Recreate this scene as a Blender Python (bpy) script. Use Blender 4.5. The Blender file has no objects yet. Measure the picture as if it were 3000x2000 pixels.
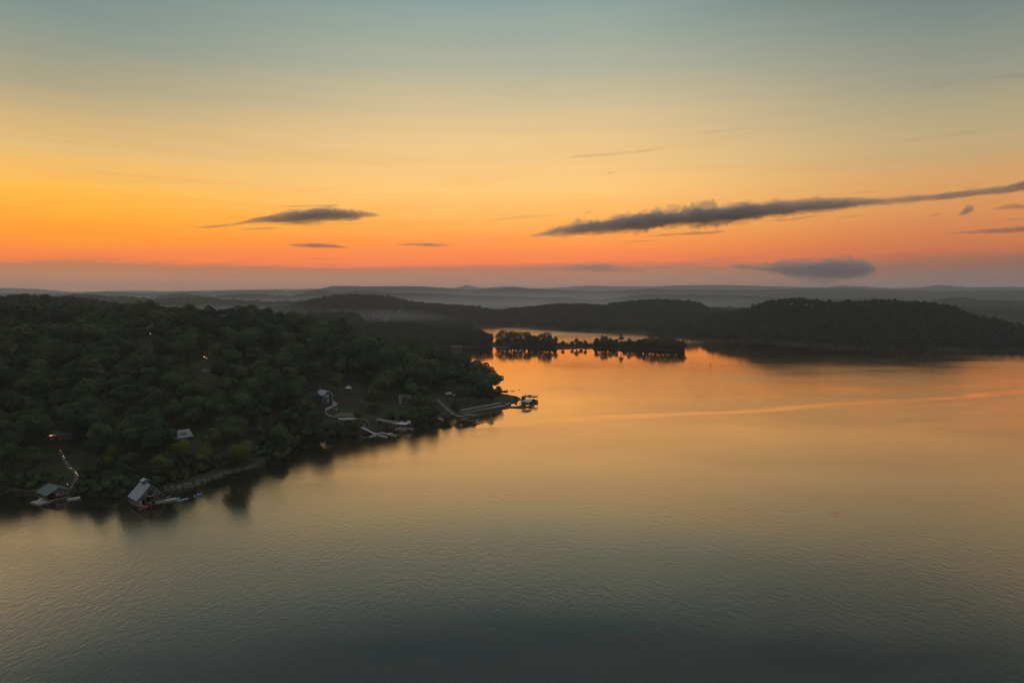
import bpy, bmesh, math, random
import numpy as np
from mathutils import Vector, Matrix

random.seed(7)
RNG = np.random.default_rng(11)
R = math.radians
C = bpy.context.scene.collection
scene = bpy.context.scene

# ------------------------------------------------------------------ camera
CAM_H, PITCH = 80.0, R(4.0)
CP, SP = math.cos(PITCH), math.sin(PITCH)
camd = bpy.data.cameras.new('camera')
camd.lens, camd.sensor_width = 24.0, 36.0
camd.clip_start, camd.clip_end = 1.0, 60000.0
cam = bpy.data.objects.new('camera', camd)
cam.location = (0, 0, CAM_H)
cam.rotation_euler = (R(90) - PITCH, 0, 0)
C.objects.link(cam)
scene.camera = cam

def ray(px, py):                     # direction of a photo pixel (3000 x 2000), y of the world = ahead
    u, v = (px - 1500) / 2000.0, (1000 - py) / 2000.0
    d = np.array([u, CP + v * SP, -SP + v * CP])
    return d / np.linalg.norm(d)

def at(px, py, z=0.0):               # the point of that ray at height z
    d = ray(px, py)
    return np.array([0, 0, CAM_H]) + d * ((z - CAM_H) / d[2])

def project(x, y, z):                # world -> photo pixel
    z = z - CAM_H
    f = y * CP - z * SP
    u = y * SP + z * CP
    return 1500 + 2000 * x / f, 1000 - 2000 * u / f

def tan_az_el(px, py):
    d = ray(px, py)
    return math.atan2(d[0], d[1]), d[2] / math.hypot(d[0], d[1])

# ------------------------------------------------------------------ vector noise
def _hash(ix, iy, iz, seed):
    h = (ix.astype(np.int64) * 374761393 + iy.astype(np.int64) * 668265263 + iz.astype(np.int64) * 2147483647 + seed * 974711) & 0xffffffff
    h = ((h ^ (h >> 13)) * 1274126177) & 0xffffffff
    h = ((h ^ (h >> 16)) * 2246822519) & 0xffffffff
    return ((h ^ (h >> 15)) & 0xffffff) / float(0xffffff)

def vnoise(x, y, z=0.0, seed=0):
    x = np.asarray(x, float); y = np.asarray(y, float); z = np.broadcast_to(np.asarray(z, float), x.shape)
    ix, iy, iz = np.floor(x), np.floor(y), np.floor(z)
    fx, fy, fz = x - ix, y - iy, z - iz
    fx = fx * fx * (3 - 2 * fx); fy = fy * fy * (3 - 2 * fy); fz = fz * fz * (3 - 2 * fz)
    ix, iy, iz = ix.astype(int), iy.astype(int), iz.astype(int)
    o = 0
    for dx in (0, 1):
        for dy in (0, 1):
            for dz in (0, 1):
                w = (fx if dx else 1 - fx) * (fy if dy else 1 - fy) * (fz if dz else 1 - fz)
                o = o + w * _hash(ix + dx, iy + dy, iz + dz, seed)
    return o

def fbm(x, y, z=0.0, seed=0, oct=4, gain=.5):
    a, s, t = 1.0, 0.0, 0.0
    for k in range(oct):
        f = 2.03 ** k
        s = s + a * vnoise(np.asarray(x) * f, np.asarray(y) * f, np.asarray(z) * f, seed + k)
        t += a; a *= gain
    return s / t

def sstep(a, b, x):
    t = np.clip((x - a) / (b - a), 0, 1)
    return t * t * (3 - 2 * t)

# ------------------------------------------------------------------ tags
def tag(o, label=None, cat=None, group=None, kind=None):
    if label: o['label'] = label
    if cat: o['category'] = cat
    if group: o['group'] = group
    if kind: o['kind'] = kind
    return o

def thing(name, label, cat, loc=(0, 0, 0), rz=0.0, group=None):
    o = bpy.data.objects.new(name, None)
    o.empty_display_size = .5
    C.objects.link(o)
    o.location = tuple(float(v) for v in loc); o.rotation_euler = (0, 0, rz)
    return tag(o, label, cat, group)

def link_mesh(name, me, parent=None, mat=None):
    o = bpy.data.objects.new(name, me)
    C.objects.link(o)
    if mat is not None: me.materials.append(mat)
    if parent is not None: o.parent = parent
    return o

def np_mesh(name, verts, quads=None, tris=None, smooth=False, attr=None):
    me = bpy.data.meshes.new(name)
    verts = np.asarray(verts, np.float32)
    nq = 0 if quads is None else len(quads)
    nt = 0 if tris is None else len(tris)
    me.vertices.add(len(verts)); me.vertices.foreach_set('co', verts.ravel())
    loops = []
    if nq: loops.append(np.asarray(quads, np.int32).ravel())
    if nt: loops.append(np.asarray(tris, np.int32).ravel())
    loops = np.concatenate(loops)
    me.loops.add(len(loops)); me.loops.foreach_set('vertex_index', loops)
    me.polygons.add(nq + nt)
    st = np.concatenate([np.arange(nq) * 4, nq * 4 + np.arange(nt) * 3]).astype(np.int32)
    me.polygons.foreach_set('loop_start', st)
    me.polygons.foreach_set('use_smooth', np.full(nq + nt, smooth))
    if attr is not None:
        a = me.attributes.new('tint', 'FLOAT', 'FACE')
        a.data.foreach_set('value', np.asarray(attr, np.float32))
    me.update(calc_edges=True)
    return me

# shapes gathered into ONE mesh
class MB:
    def __init__(s): s.v, s.f = [], []
    def poly(s, pts, faces):
        b = len(s.v); s.v += [tuple(map(float, p)) for p in pts]
        s.f += [[b + i for i in f] for f in faces]
        return s
    def box(s, cx, cy, cz, sx, sy, sz, rz=0.0):
        c, q = math.cos(rz), math.sin(rz); p = []
        for z in (-.5, .5):
            for x, y in ((-.5, -.5), (.5, -.5), (.5, .5), (-.5, .5)):
                X, Y = x * sx, y * sy
                p.append((cx + X * c - Y * q, cy + X * q + Y * c, cz + z * sz))
        return s.poly(p, [(3, 2, 1, 0), (4, 5, 6, 7), (0, 1, 5, 4), (1, 2, 6, 5), (2, 3, 7, 6), (3, 0, 4, 7)])
    def beam(s, a, b, w, h=None):
        a, b = Vector(a), Vector(b); h = h or w
        d = (b - a).normalized()
        up = Vector((0, 0, 1)) if abs(d.z) < .95 else Vector((0, 1, 0))
        sx = d.cross(up).normalized(); sy = sx.cross(d).normalized()
        p = []
        for o in (a, b):
            for i, j in ((-1, -1), (1, -1), (1, 1), (-1, 1)):
                p.append(o + sx * (i * w / 2) + sy * (j * h / 2))
        return s.poly(p, [(3, 2, 1, 0), (4, 5, 6, 7), (0, 1, 5, 4), (1, 2, 6, 5), (2, 3, 7, 6), (3, 0, 4, 7)])
    def tube(s, pts, radii, n=8, cap=True):
        rings = []
        pts = [Vector(p) for p in pts]
        for i, p in enumerate(pts):
            d = (pts[min(i + 1, len(pts) - 1)] - pts[max(i - 1, 0)]).normalized()
            up = Vector((0, 0, 1)) if abs(d.z) < .9 else Vector((1, 0, 0))
            sx = d.cross(up).normalized(); sy = sx.cross(d)
            rings.append([p + (sx * math.cos(2 * math.pi * k / n) + sy * math.sin(2 * math.pi * k / n)) * radii[i] for k in range(n)])
        f = []
        for i in range(len(pts) - 1):
            for k in range(n):
                a, b = i * n + k, i * n + (k + 1) % n
                f.append((a, b, b + n, a + n))
        if cap:
            f.append(tuple(reversed(range(n)))); f.append(tuple(range((len(pts) - 1) * n, len(pts) * n)))
        return s.poly([q for r in rings for q in r], f)
    def slab(s, pts, t):               # polygon (list of 3d points) extruded down by t
        n = len(pts)
        lo = [(p[0], p[1], p[2] - t) for p in pts]
        f = [tuple(range(n)), tuple(reversed(range(n, 2 * n)))]
        for i in range(n):
            j = (i + 1) % n
            f.append((j, i, n + i, n + j))
        return s.poly(list(pts) + lo, f)
    def ell(s, c, r, nu=10, nv=6):
        p = [(c[0], c[1], c[2] + r[2])]
        for i in range(1, nv):
            th = math.pi * i / nv
            for k in range(nu):
                ph = 2 * math.pi * k / nu
                p.append((c[0] + r[0] * math.sin(th) * math.cos(ph), c[1] + r[1] * math.sin(th) * math.sin(ph), c[2] + r[2] * math.cos(th)))
        p.append((c[0], c[1], c[2] - r[2])); L = len(p) - 1
        f = [(0, 1 + k, 1 + (k + 1) % nu) for k in range(nu)]
        for i in range(nv - 2):
            for k in range(nu):
                a, b = 1 + i * nu + k, 1 + i * nu + (k + 1) % nu
                f.append((a, a + nu, b + nu, b))
        base = 1 + (nv - 2) * nu
        f += [(L, base + (k + 1) % nu, base + k) for k in range(nu)]
        return s.poly(p, f)
    def build(s, name, mat, parent=None, smooth=False):
        me = bpy.data.meshes.new(name)
        me.from_pydata(s.v, [], s.f); me.update()
        if smooth:
            for p in me.polygons: p.use_smooth = True
        return link_mesh(name, me, parent, mat)

# ------------------------------------------------------------------ materials
def lin(c):
    return tuple(((v / 255) / 12.92 if v / 255 <= .04045 else ((v / 255 + .055) / 1.055) ** 2.4) for v in c)

def new_mat(name):
    m = bpy.data.materials.new(name); m.use_nodes = True
    nt = m.node_tree; nt.nodes.clear()
    out = nt.nodes.new('ShaderNodeOutputMaterial')
    return m, nt, out

def N(nt, t, **kw):
    n = nt.nodes.new(t)
    for k, v in kw.items():
        if k.startswith('i_'): n.inputs[k[2:].replace('_', ' ')].default_value = v
        else: setattr(n, k, v)
    return n

def ramp(nt, stops, interp='LINEAR'):
    n = nt.nodes.new('ShaderNodeValToRGB'); cr = n.color_ramp; cr.interpolation = interp
    while len(cr.elements) < len(stops): cr.elements.new(.5)
    for e, (p, c) in zip(cr.elements, stops):
        e.position = p; e.color = (*c, 1)
    return n

def simple(name, col, rough=.7, var=.25, scale=1.5, metal=0.0, stretch=None):
    m, nt, out = new_mat(name)
    b = N(nt, 'ShaderNodeBsdfPrincipled'); b.inputs['Roughness'].default_value = rough; b.inputs['Metallic'].default_value = metal
    tc = N(nt, 'ShaderNodeTexCoord'); src = tc.outputs['Object']
    if stretch:
        mp = N(nt, 'ShaderNodeMapping'); mp.inputs['Scale'].default_value = stretch
        nt.links.new(src, mp.inputs['Vector']); src = mp.outputs['Vector']
    no = N(nt, 'ShaderNodeTexNoise'); no.inputs['Scale'].default_value = scale; no.inputs['Detail'].default_value = 5
    nt.links.new(src, no.inputs['Vector'])
    r = ramp(nt, [(.3, tuple(v * (1 - var) for v in col)), (.7, tuple(min(1, v * (1 + var)) for v in col))])
    nt.links.new(no.outputs['Fac'], r.inputs['Fac']); nt.links.new(r.outputs['Color'], b.inputs['Base Color'])
    bp = N(nt, 'ShaderNodeBump'); bp.inputs['Strength'].default_value = .25; bp.inputs['Distance'].default_value = .03
    nt.links.new(no.outputs['Fac'], bp.inputs['Height']); nt.links.new(bp.outputs['Normal'], b.inputs['Normal'])
    nt.links.new(b.outputs[0], out.inputs['Surface'])
    return m

def glow(name, col, strength):
    m, nt, out = new_mat(name)
    e = N(nt, 'ShaderNodeEmission'); e.inputs['Color'].default_value = (*col, 1); e.inputs['Strength'].default_value = strength
    nt.links.new(e.outputs[0], out.inputs['Surface'])
    return m

def leaf_mat(name, stops):
    m, nt, out = new_mat(name)
    a = N(nt, 'ShaderNodeAttribute', attribute_name='tint')
    oi = N(nt, 'ShaderNodeObjectInfo')
    mx = N(nt, 'ShaderNodeMath', operation='MULTIPLY_ADD'); mx.inputs[1].default_value = .45
    nt.links.new(oi.outputs['Random'], mx.inputs[0])
    sc = N(nt, 'ShaderNodeMath', operation='MULTIPLY'); sc.inputs[1].default_value = .55
    nt.links.new(a.outputs['Fac'], sc.inputs[0]); nt.links.new(sc.outputs[0], mx.inputs[2])
    r = ramp(nt, stops); nt.links.new(mx.outputs[0], r.inputs['Fac'])
    d = N(nt, 'ShaderNodeBsdfDiffuse'); t = N(nt, 'ShaderNodeBsdfTranslucent'); ms = N(nt, 'ShaderNodeMixShader'); ms.inputs[0].default_value = .10
    nt.links.new(r.outputs['Color'], d.inputs['Color']); nt.links.new(r.outputs['Color'], t.inputs['Color'])
    nt.links.new(d.outputs[0], ms.inputs[1]); nt.links.new(t.outputs[0], ms.inputs[2])
    nt.links.new(ms.outputs[0], out.inputs['Surface'])
    return m

M = {}
M['leaf'] = leaf_mat('leaf_dark', [(0, (.017, .029, .018)), (.35, (.036, .057, .031)), (.65, (.064, .090, .042)), (1, (.118, .138, .056))])
M['leaf_far'] = leaf_mat('leaf_far', [(0, (.015, .023, .015)), (.5, (.025, .036, .022)), (1, (.046, .057, .031))])
M['leaf_yellow'] = leaf_mat('leaf_yellow', [(0, (.07, .09, .022)), (.5, (.12, .14, .03)), (1, (.18, .18, .04))])
M['leaf_sil'] = leaf_mat('leaf_shore', [(0, (.018, .028, .014)), (.5, (.028, .044, .02)), (1, (.045, .062, .026))])
M['bark'] = simple('bark', (.06, .048, .038), .9, .4, 3)
M['deck'] = simple('weathered_planks', (.17, .155, .14), .8, .25, 2, stretch=(6, .6, 1))
M['deck_pale'] = simple('pale_planks', (.25, .24, .22), .8, .2, 2, stretch=(6, .6, 1))
M['wood_dark'] = simple('dark_wood', (.07, .055, .045), .8, .3, 2)
M['post'] = simple('dock_post', (.10, .08, .065), .8, .3, 3)
M['metal_roof'] = simple('grey_metal_roof', (.22, .225, .255), .45, .10, .6, metal=.0, stretch=(.3, 6, 1))
M['cottage_roof'] = simple('dull_metal_roof', (.15, .15, .17), .5, .15, .6, stretch=(.3, 6, 1))
M['lav_roof'] = simple('pale_metal_roof', (.33, .32, .38), .5, .08, 1)
M['green_roof'] = simple('green_metal_roof', (.05, .068, .062), .55, .15, 1)
M['shingle'] = simple('grey_shingles', (.24, .24, .27), .8, .2, 3)
M['siding'] = simple('grey_green_siding', (.085, .10, .092), .8, .15, 2, stretch=(1, 1, 6))
M['blue_siding'] = simple('dark_blue_siding', (.055, .07, .11), .7, .15, 2, stretch=(1, 1, 6))
M['white'] = simple('white_trim', (.50, .50, .50), .6, .06, 2)
M['grey_white'] = simple('off_white_paint', (.32, .32, .31), .6, .1, 2)
M['window'] = simple('window_glass', (.25, .28, .30), .15, .3, 2)
M['opening_shade'] = simple('painted_interior_shade', (.02, .018, .016), .9, .2, 2)
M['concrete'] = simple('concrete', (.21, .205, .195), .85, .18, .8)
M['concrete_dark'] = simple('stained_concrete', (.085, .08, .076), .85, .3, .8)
M['dirt'] = simple('bare_earth', (.085, .06, .048), .95, .3, .6)
M['rock'] = simple('shore_rock', (.085, .085, .08), .9, .4, .7)
M['stone'] = simple('chimney_stone', (.26, .24, .23), .9, .3, 2)
M['cyan'] = simple('pale_blue_plastic', (.09, .21, .31), .5, .1, 2)
M['blue'] = simple('blue_plastic', (.05, .12, .24), .5, .12, 2)
M['teal'] = simple('teal_foam', (.06, .22, .17), .6, .08, 2)
M['red'] = simple('red_plastic', (.35, .06, .05), .5, .12, 2)
M['yellow'] = simple('yellow_plastic', (.65, .50, .08), .5, .12, 2)
M['black'] = simple('black_gelcoat', (.02, .02, .022), .3, .2, 2)
M['rubber'] = simple('dark_cover', (.04, .045, .05), .7, .2, 2)
M['lamp_warm'] = glow('warm_lamp', (1, .62, .22), 2.2)
M['lamp_pale'] = glow('pale_lamp', (1, .85, .55), 1.5)
# ------------------------------------------------------------------ land outline (photo pixels on the water plane -> world)
SOUTH = [(-900, 1490), (-300, 1462), (0, 1446), (100, 1447), (200, 1446), (300, 1452), (380, 1448), (440, 1444), (480, 1437), (520, 1433),
         (560, 1424), (600, 1411), (640, 1396), (680, 1384), (720, 1375), (755, 1363), (800, 1345), (840, 1333), (858, 1315), (866, 1295),
         (885, 1286), (910, 1281), (950, 1278), (1000, 1274), (1050, 1270), (1085, 1262), (1120, 1254), (1160, 1247), (1210, 1237), (1246, 1231),
         (1280, 1224), (1320, 1218), (1350, 1212), (1400, 1204), (1440, 1197), (1478, 1190), (1500, 1181), (1520, 1174)]
TIP = [(1527, 1169), (1520, 1165), (1495, 1160), (1465, 1155), (1447, 1146), (1441, 1132), (1430, 1112), (1405, 1090), (1370, 1072), (1320, 1057),
       (1270, 1042), (1240, 1030)]
BAY = [(1228, 1024), (1250, 1020), (1300, 1019), (1350, 1018), (1400, 1016), (1432, 1015), (1460, 1014), (1500, 1015), (1560, 1017), (1620, 1019),
       (1700, 1018), (1750, 1018), (1800, 1020), (1860, 1023), (1920, 1026), (1970, 1029), (2000, 1031), (2008, 1029)]
BACK = [(2004, 1024), (1960, 1018), (1900, 1013), (1840, 1010), (1750, 1010), (1680, 1011), (1620, 1009), (1560, 1005), (1500, 1003), (1450, 1004),
        (1434, 1002), (1415, 992), (1398, 980), (1385, 968), (1388, 961)]
FAR = [(1404, 960), (1450, 959), (1500, 957), (1530, 956), (1561, 961), (1620, 965), (1700, 970), (1780, 973), (1850, 977), (1920, 983), (1990, 990),
       (2060, 994), (2130, 997), (2200, 1001), (2280, 1006), (2360, 1011), (2440, 1016), (2520, 1020), (2600, 1023), (2700, 1026), (2800, 1028),
       (2900, 1029), (3000, 1026), (3120, 1020), (3300, 1010), (3600, 995)]
poly = [at(px, py)[:2] for px, py in SOUTH + TIP + BAY + BACK + FAR]
poly += [np.array(p) for p in ((9000., 1200.), (40000., 5000.), (40000., 40000.), (-40000., 40000.), (-40000., -800.), (-2500., 60.))]
POLY = np.array(poly)

def signed_dist(x, y):               # + inland
    x = np.asarray(x, float).ravel(); y = np.asarray(y, float).ravel()
    d2 = np.full(x.shape, 1e18); inside = np.zeros(x.shape, bool)
    A, B = POLY, np.roll(POLY, -1, 0)
    for (ax, ay), (bx, by) in zip(A, B):
        ex, ey = bx - ax, by - ay; L = ex * ex + ey * ey
        t = np.clip(((x - ax) * ex + (y - ay) * ey) / L, 0, 1)
        np.minimum(d2, (x - ax - t * ex) ** 2 + (y - ay - t * ey) ** 2, out=d2)
        c = (ay > y) != (by > y)
        if ey != 0: inside ^= c & (x < ex * (y - ay) / ey + ax)
    return np.sqrt(d2) * np.where(inside, 1, -1)

# near wooded hill: pixel column -> tree-top line, crest distance, tree height there
NEAR = [(-700, 888, 640, 20), (-300, 889, 630, 20), (0, 891, 620, 20), (170, 893, 620, 20), (300, 899, 620, 19.5), (470, 901, 610, 19), (620, 902, 600, 18),
        (700, 903, 600, 17), (790, 920, 592, 17), (850, 934, 588, 17), (935, 951, 582, 17), (1000, 972, 578, 17), (1122, 1001, 575, 17),
        (1212, 1015, 580, 16), (1326, 1047, 585, 14), (1428, 1086, 585, 10), (1450, 1140, 560, 5), (1500, 1160, 540, 1), (1560, 1180, 520, 1)]
_a = [tan_az_el(p[0], p[1]) for p in NEAR]
N_AZ = np.array([q[0] for q in _a]); N_R = np.array([p[2] for p in NEAR], float)
N_Z = np.array([max(1.5, CAM_H + q[1] * p[2] - p[3]) for p, q in zip(NEAR, _a)])
_s = [at(px, py) for px, py in SOUTH]
S_AZ = np.array([math.atan2(p[0], p[1]) for p in _s]); S_R = np.array([math.hypot(p[0], p[1]) for p in _s])
_o = np.argsort(S_AZ); S_AZ, S_R = S_AZ[_o], S_R[_o]

# further ridges: crest line in the photo, distance, tree height standing on it, front / back fall-off widths
RIDGES = [
    ('E', 1250, 15.5, 260, 300, [(-900, 858), (-200, 860), (0, 861), (85, 859), (127, 861), (212, 867), (298, 880), (425, 890), (520, 905), (600, 940)]),
    ('P', 1500, 15.5, 170, 200, [(760, 940), (800, 918), (860, 914), (900, 913), (960, 912), (1030, 911), (1050, 918), (1065, 935), (1080, 960)]),
    ('Q', 1170, 15.5, 120, 150, [(930, 965), (975, 951), (1020, 947), (1100, 946), (1200, 945), (1290, 944), (1330, 943), (1385, 946), (1400, 972), (1425, 1000)]),
    ('C', 2000, 12.5, 260, 300, [(760, 905), (850, 893), (900, 882), (955, 868), (1000, 863), (1040, 861), (1091, 864), (1150, 872), (1198, 882), (1230, 886), (1283, 890),
                               (1389, 897), (1440, 907), (1480, 925)]),
    ('A', 1800, 12.5, 260, 300, [(1380, 930), (1440, 914), (1500, 904), (1560, 897), (1600, 893), (1644, 890), (1708, 891), (1772, 895), (1793, 887), (1857, 880),
                               (1900, 877), (1950, 877), (1994, 879), (2040, 885), (2078, 902), (2110, 906), (2200, 915), (2300, 930)]),
    ('B', 1340, 12.5, 210, 260, [(2080, 925), (2130, 914), (2180, 907), (2204, 900), (2265, 880), (2321, 875), (2386, 879), (2414, 886), (2508, 884), (2578, 879),
                               (2672, 886), (2742, 893), (2789, 901), (2835, 920), (2906, 934), (2952, 949), (3000, 955), (3200, 975)]),
    ('D', 2400, 0, 300, 300, [(300, 905), (425, 882), (480, 877), (553, 871), (600, 874), (659, 880), (720, 881), (787, 886), (870, 884), (950, 872), (1010, 870), (1060, 900)]),
    ('F', 2300, 0, 280, 300, [(60, 885), (140, 872), (225, 865), (300, 867), (382, 872), (446, 880), (520, 893), (620, 905)]),
    ('G', 3200, 0, 350, 400, [(380, 884), (446, 873), (510, 863), (574, 866), (616, 869), (722, 864), (829, 869), (900, 872), (1000, 880), (1100, 890)]),
    ('L', 4200, 0, 600, 500, [(840, 870), (900, 857), (938, 848), (985, 859), (1061, 851), (1155, 859), (1232, 861), (1448, 868), (1538, 871), (1657, 873), (1750, 880),
                              (1850, 868), (1900, 865), (2124, 866), (2180, 867), (2250, 872), (2400, 877), (2560, 876), (2680, 884)]),
    ('M', 3400, 0, 400, 400, [(2600, 900), (2714, 886), (2784, 875), (2840, 877), (2882, 881), (3000, 884), (3300, 889)]),
    ('N', 2250, 0, 300, 300, [(2700, 915), (2812, 902), (2900, 905), (3000, 907), (3300, 912)]),
    ('S', 2300, 0, 260, 300, [(2020, 930), (2078, 906), (2130, 901), (2200, 908), (2300, 905), (2420, 899), (2560, 905), (2700, 915)]),
    ('H', 6200, 0, 900, 700, [(-500, 850), (0, 860), (225, 861), (280, 857), (315, 854), (360, 857), (425, 861), (500, 857), (540, 854), (600, 858), (689, 852),
                              (765, 851), (850, 854), (935, 848), (976, 838), (1080, 840), (1155, 839), (1240, 840), (1325, 845), (1389, 850), (1487, 844), (1580, 848), (1650, 850),
                              (1750, 854), (1900, 847), (2050, 849), (2274, 849), (2380, 846), (2461, 844), (2550, 848), (2648, 852), (2800, 853), (3000, 852), (3500, 855)]),
    ('J', 10500, 0, 1200, 900, [(-500, 843), (0, 844), (106, 847), (215, 856), (330, 852), (540, 853), (640, 850), (765, 848), (935, 846), (1100, 850), (1329, 845), (1368, 835),
                                (1410, 844), (1465, 840), (1500, 839), (1555, 845), (1614, 844), (1680, 840), (1729, 837), (1800, 839), (1900, 840), (2003, 836), (2124, 835),
                                (2250, 839), (2350, 841), (2414, 842), (2461, 837), (2540, 840), (2625, 845), (2695, 842), (2756, 835), (2835, 842), (2952, 840), (3100, 843), (3500, 845)]),
]
RDG = []
for nm, rr, th, wf, wb, pts in RIDGES:
    q = [tan_az_el(*p) for p in pts]
    RDG.append((nm, rr, wf, wb, np.array([a for a, e in q]), np.array([CAM_H + e * rr - th for a, e in q])))

# lawn / clearing areas, photo pixels of the ground
CLEAR = {
    'lawn': [(960, 1182), (1000, 1166), (1060, 1160), (1085, 1172), (1088, 1205), (1060, 1232), (985, 1228), (958, 1208)],
    'tip': [(1425, 1158), (1470, 1153), (1530, 1164), (1530, 1180), (1480, 1196), (1400, 1210), (1345, 1216), (1338, 1206), (1390, 1190), (1420, 1178)],
    'boathouse_path': [(150, 1310), (182, 1310), (235, 1405), (230, 1450), (90, 1450), (100, 1425), (200, 1415)],
    'stairs': [(1255, 1168), (1292, 1166), (1335, 1205), (1338, 1222), (1290, 1222), (1262, 1188)],
    'bank': [(1050, 1235), (1110, 1222), (1150, 1232), (1205, 1236), (1150, 1262), (1060, 1274)],
    'drive': [(585, 1075), (630, 1075), (632, 1098), (590, 1102)],
    'cottage': [(492, 1280), (560, 1270), (560, 1300), (492, 1306)],
    'house': [(905, 1175), (975, 1172), (972, 1190), (930, 1200)],
    'gazebo': [(1005, 1140), (1036, 1140), (1036, 1152), (1005, 1152)],
    'cabin': [(1160, 1170), (1200, 1165), (1205, 1190), (1160, 1192)],
}

def near_hill(az, r):
    zc = np.interp(az, N_AZ, N_Z); rc = np.interp(az, N_AZ, N_R); rf = np.interp(az, S_AZ, S_R)
    t = np.clip((r - rf) / np.maximum(rc - rf, 40), 0, 1)
    front = zc * (0.25 * t + 0.75 * t * t * (3 - 2 * t))
    back = zc * np.exp(-(np.maximum(r - rc, 0) / 170.0) ** 2)
    return np.where(r < rc, front, back) * np.where(az > N_AZ[-1], 0, 1)

def height(x, y, sd=None):
    shp = np.shape(x); x = np.asarray(x, float).ravel(); y = np.asarray(y, float).ravel()
    if sd is None: sd = signed_dist(x, y)
    r = np.hypot(x, y); az = np.arctan2(x, y)
    base = np.where(sd < 0, np.maximum(sd * .5, -4.5), np.minimum(sd * .8, 1.4) + np.minimum(np.maximum(sd, 0) * .03, 4))
    h = near_hill(az, r) * sstep(0, 30, sd)
    far = np.zeros_like(h)
    for nm, rr, wf, wb, ra, rz in RDG:
        zc = np.interp(az, ra, rz, left=None, right=None)
        edge = sstep(ra[0] - .03, ra[0] + .005, az) * (1 - sstep(ra[-1] - .005, ra[-1] + .03, az))
        if nm in 'HJ': edge = 1.0
        fade = np.clip(sd / (140.0 if rr < 2000 else 300.0), 0, 1) ** .8
        g = np.exp(-((r - rr) / np.where(r < rr, wf, wb)) ** 2)
        far = np.maximum(far, np.maximum(zc, 2) * g * edge * fade)
    h = np.maximum(h, far)
    rough = (fbm(x / 60, y / 60, seed=5) - .5) * 5 * np.clip(sd / 60, 0, 1)
    z = np.maximum(base, h + np.minimum(base, 1.4)) + np.where(r < 2000, rough, rough * 1.6)
    canopy = np.clip((r - 1900) / 200, 0, 1) * np.clip(sd / 40, 0, 1)
    if canopy.max() > 0:
        z = z + canopy * (14 * np.abs(vnoise(x / 9, y / 26, seed=31) - .35) + 7 * fbm(x / 60, y / 90, seed=33) - 7)
    return z.reshape(shp)

def ground_at(px, py, lo=150, hi=2600):
    d = ray(px, py); s = np.arange(lo, hi, .75)
    p = np.array([0, 0, CAM_H])[:, None] + d[:, None] * s
    k = np.nonzero(p[2] < height(p[0], p[1]))[0]
    i = k[0] if len(k) else len(s) - 1
    return p[:, i]

# ------------------------------------------------------------------ ground sheets
az = np.concatenate([np.linspace(R(-86), R(-40), 60)[:-1], np.linspace(R(-40), R(40), 1120), np.linspace(R(40), R(86), 60)[1:]])
rows1 = np.concatenate([np.arange(120, 720, 2.6), np.arange(720, 2000, 8.0), [2000.0]])
rows2 = 2000.0 * np.exp(np.linspace(0, math.log(14700 / 2000.0), 250))

def polar_sheet(name, rows, mat):
    rr, aa = np.meshgrid(rows, az, indexing='ij')
    x, y = rr * np.sin(aa), rr * np.cos(aa)
    z = height(x, y)
    v = np.stack([x, y, z], -1).reshape(-1, 3)
    nr, na = rr.shape
    i = (np.arange(nr - 1)[:, None] * na + np.arange(na - 1)[None, :]).ravel()
    q = np.stack([i, i + 1, i + na + 1, i + na], 1)
    keep = (v[q][:, :, 2].max(1) > -3.5)
    me = np_mesh(name, v, quads=q[keep], smooth=True)
    return tag(link_mesh(name, me, None, mat), kind='structure')

def ground_material():
    m, nt, out = new_mat('forest_floor')
    b = N(nt, 'ShaderNodeBsdfPrincipled'); b.inputs['Roughness'].default_value = .95; b.inputs['Specular IOR Level'].default_value = .1
    g = N(nt, 'ShaderNodeNewGeometry'); sep = N(nt, 'ShaderNodeSeparateXYZ'); nt.links.new(g.outputs['Position'], sep.inputs[0])
    n1 = N(nt, 'ShaderNodeTexNoise'); n1.inputs['Scale'].default_value = .06; n1.inputs['Detail'].default_value = 6
    n2 = N(nt, 'ShaderNodeTexNoise'); n2.inputs['Scale'].default_value = .7; n2.inputs['Detail'].default_value = 6
    for n in (n1, n2): nt.links.new(g.outputs['Position'], n.inputs['Vector'])
    grass = ramp(nt, [(.3, (.022, .026, .013)), (.5, (.034, .042, .018)), (.7, (.048, .052, .024))])
    nt.links.new(n2.outputs['Fac'], grass.inputs['Fac'])
    litter = ramp(nt, [(.3, (.018, .015, .011)), (.7, (.042, .033, .025))]); nt.links.new(n2.outputs['Fac'], litter.inputs['Fac'])
    f1 = ramp(nt, [(.42, (0, 0, 0)), (.58, (1, 1, 1))]); nt.links.new(n1.outputs['Fac'], f1.inputs['Fac'])
    mx = N(nt, 'ShaderNodeMixRGB'); nt.links.new(f1.outputs['Color'], mx.inputs[0]); nt.links.new(grass.outputs['Color'], mx.inputs[1]); nt.links.new(litter.outputs['Color'], mx.inputs[2])
    rock = ramp(nt, [(.35, (.018, .016, .014)), (.65, (.045, .04, .036))]); nt.links.new(n2.outputs['Fac'], rock.inputs['Fac'])
    zr = N(nt, 'ShaderNodeMapRange'); zr.inputs[1].default_value = .5; zr.inputs[2].default_value = 1.1; zr.inputs[3].default_value = 1; zr.inputs[4].default_value = 0
    nt.links.new(sep.outputs['Z'], zr.inputs[0])
    m2 = N(nt, 'ShaderNodeMixRGB'); nt.links.new(zr.outputs[0], m2.inputs[0]); nt.links.new(mx.outputs[0], m2.inputs[1]); nt.links.new(rock.outputs['Color'], m2.inputs[2])
    nt.links.new(m2.outputs[0], b.inputs['Base Color'])
    nt.links.new(b.outputs[0], out.inputs['Surface'])
    return m

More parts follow.
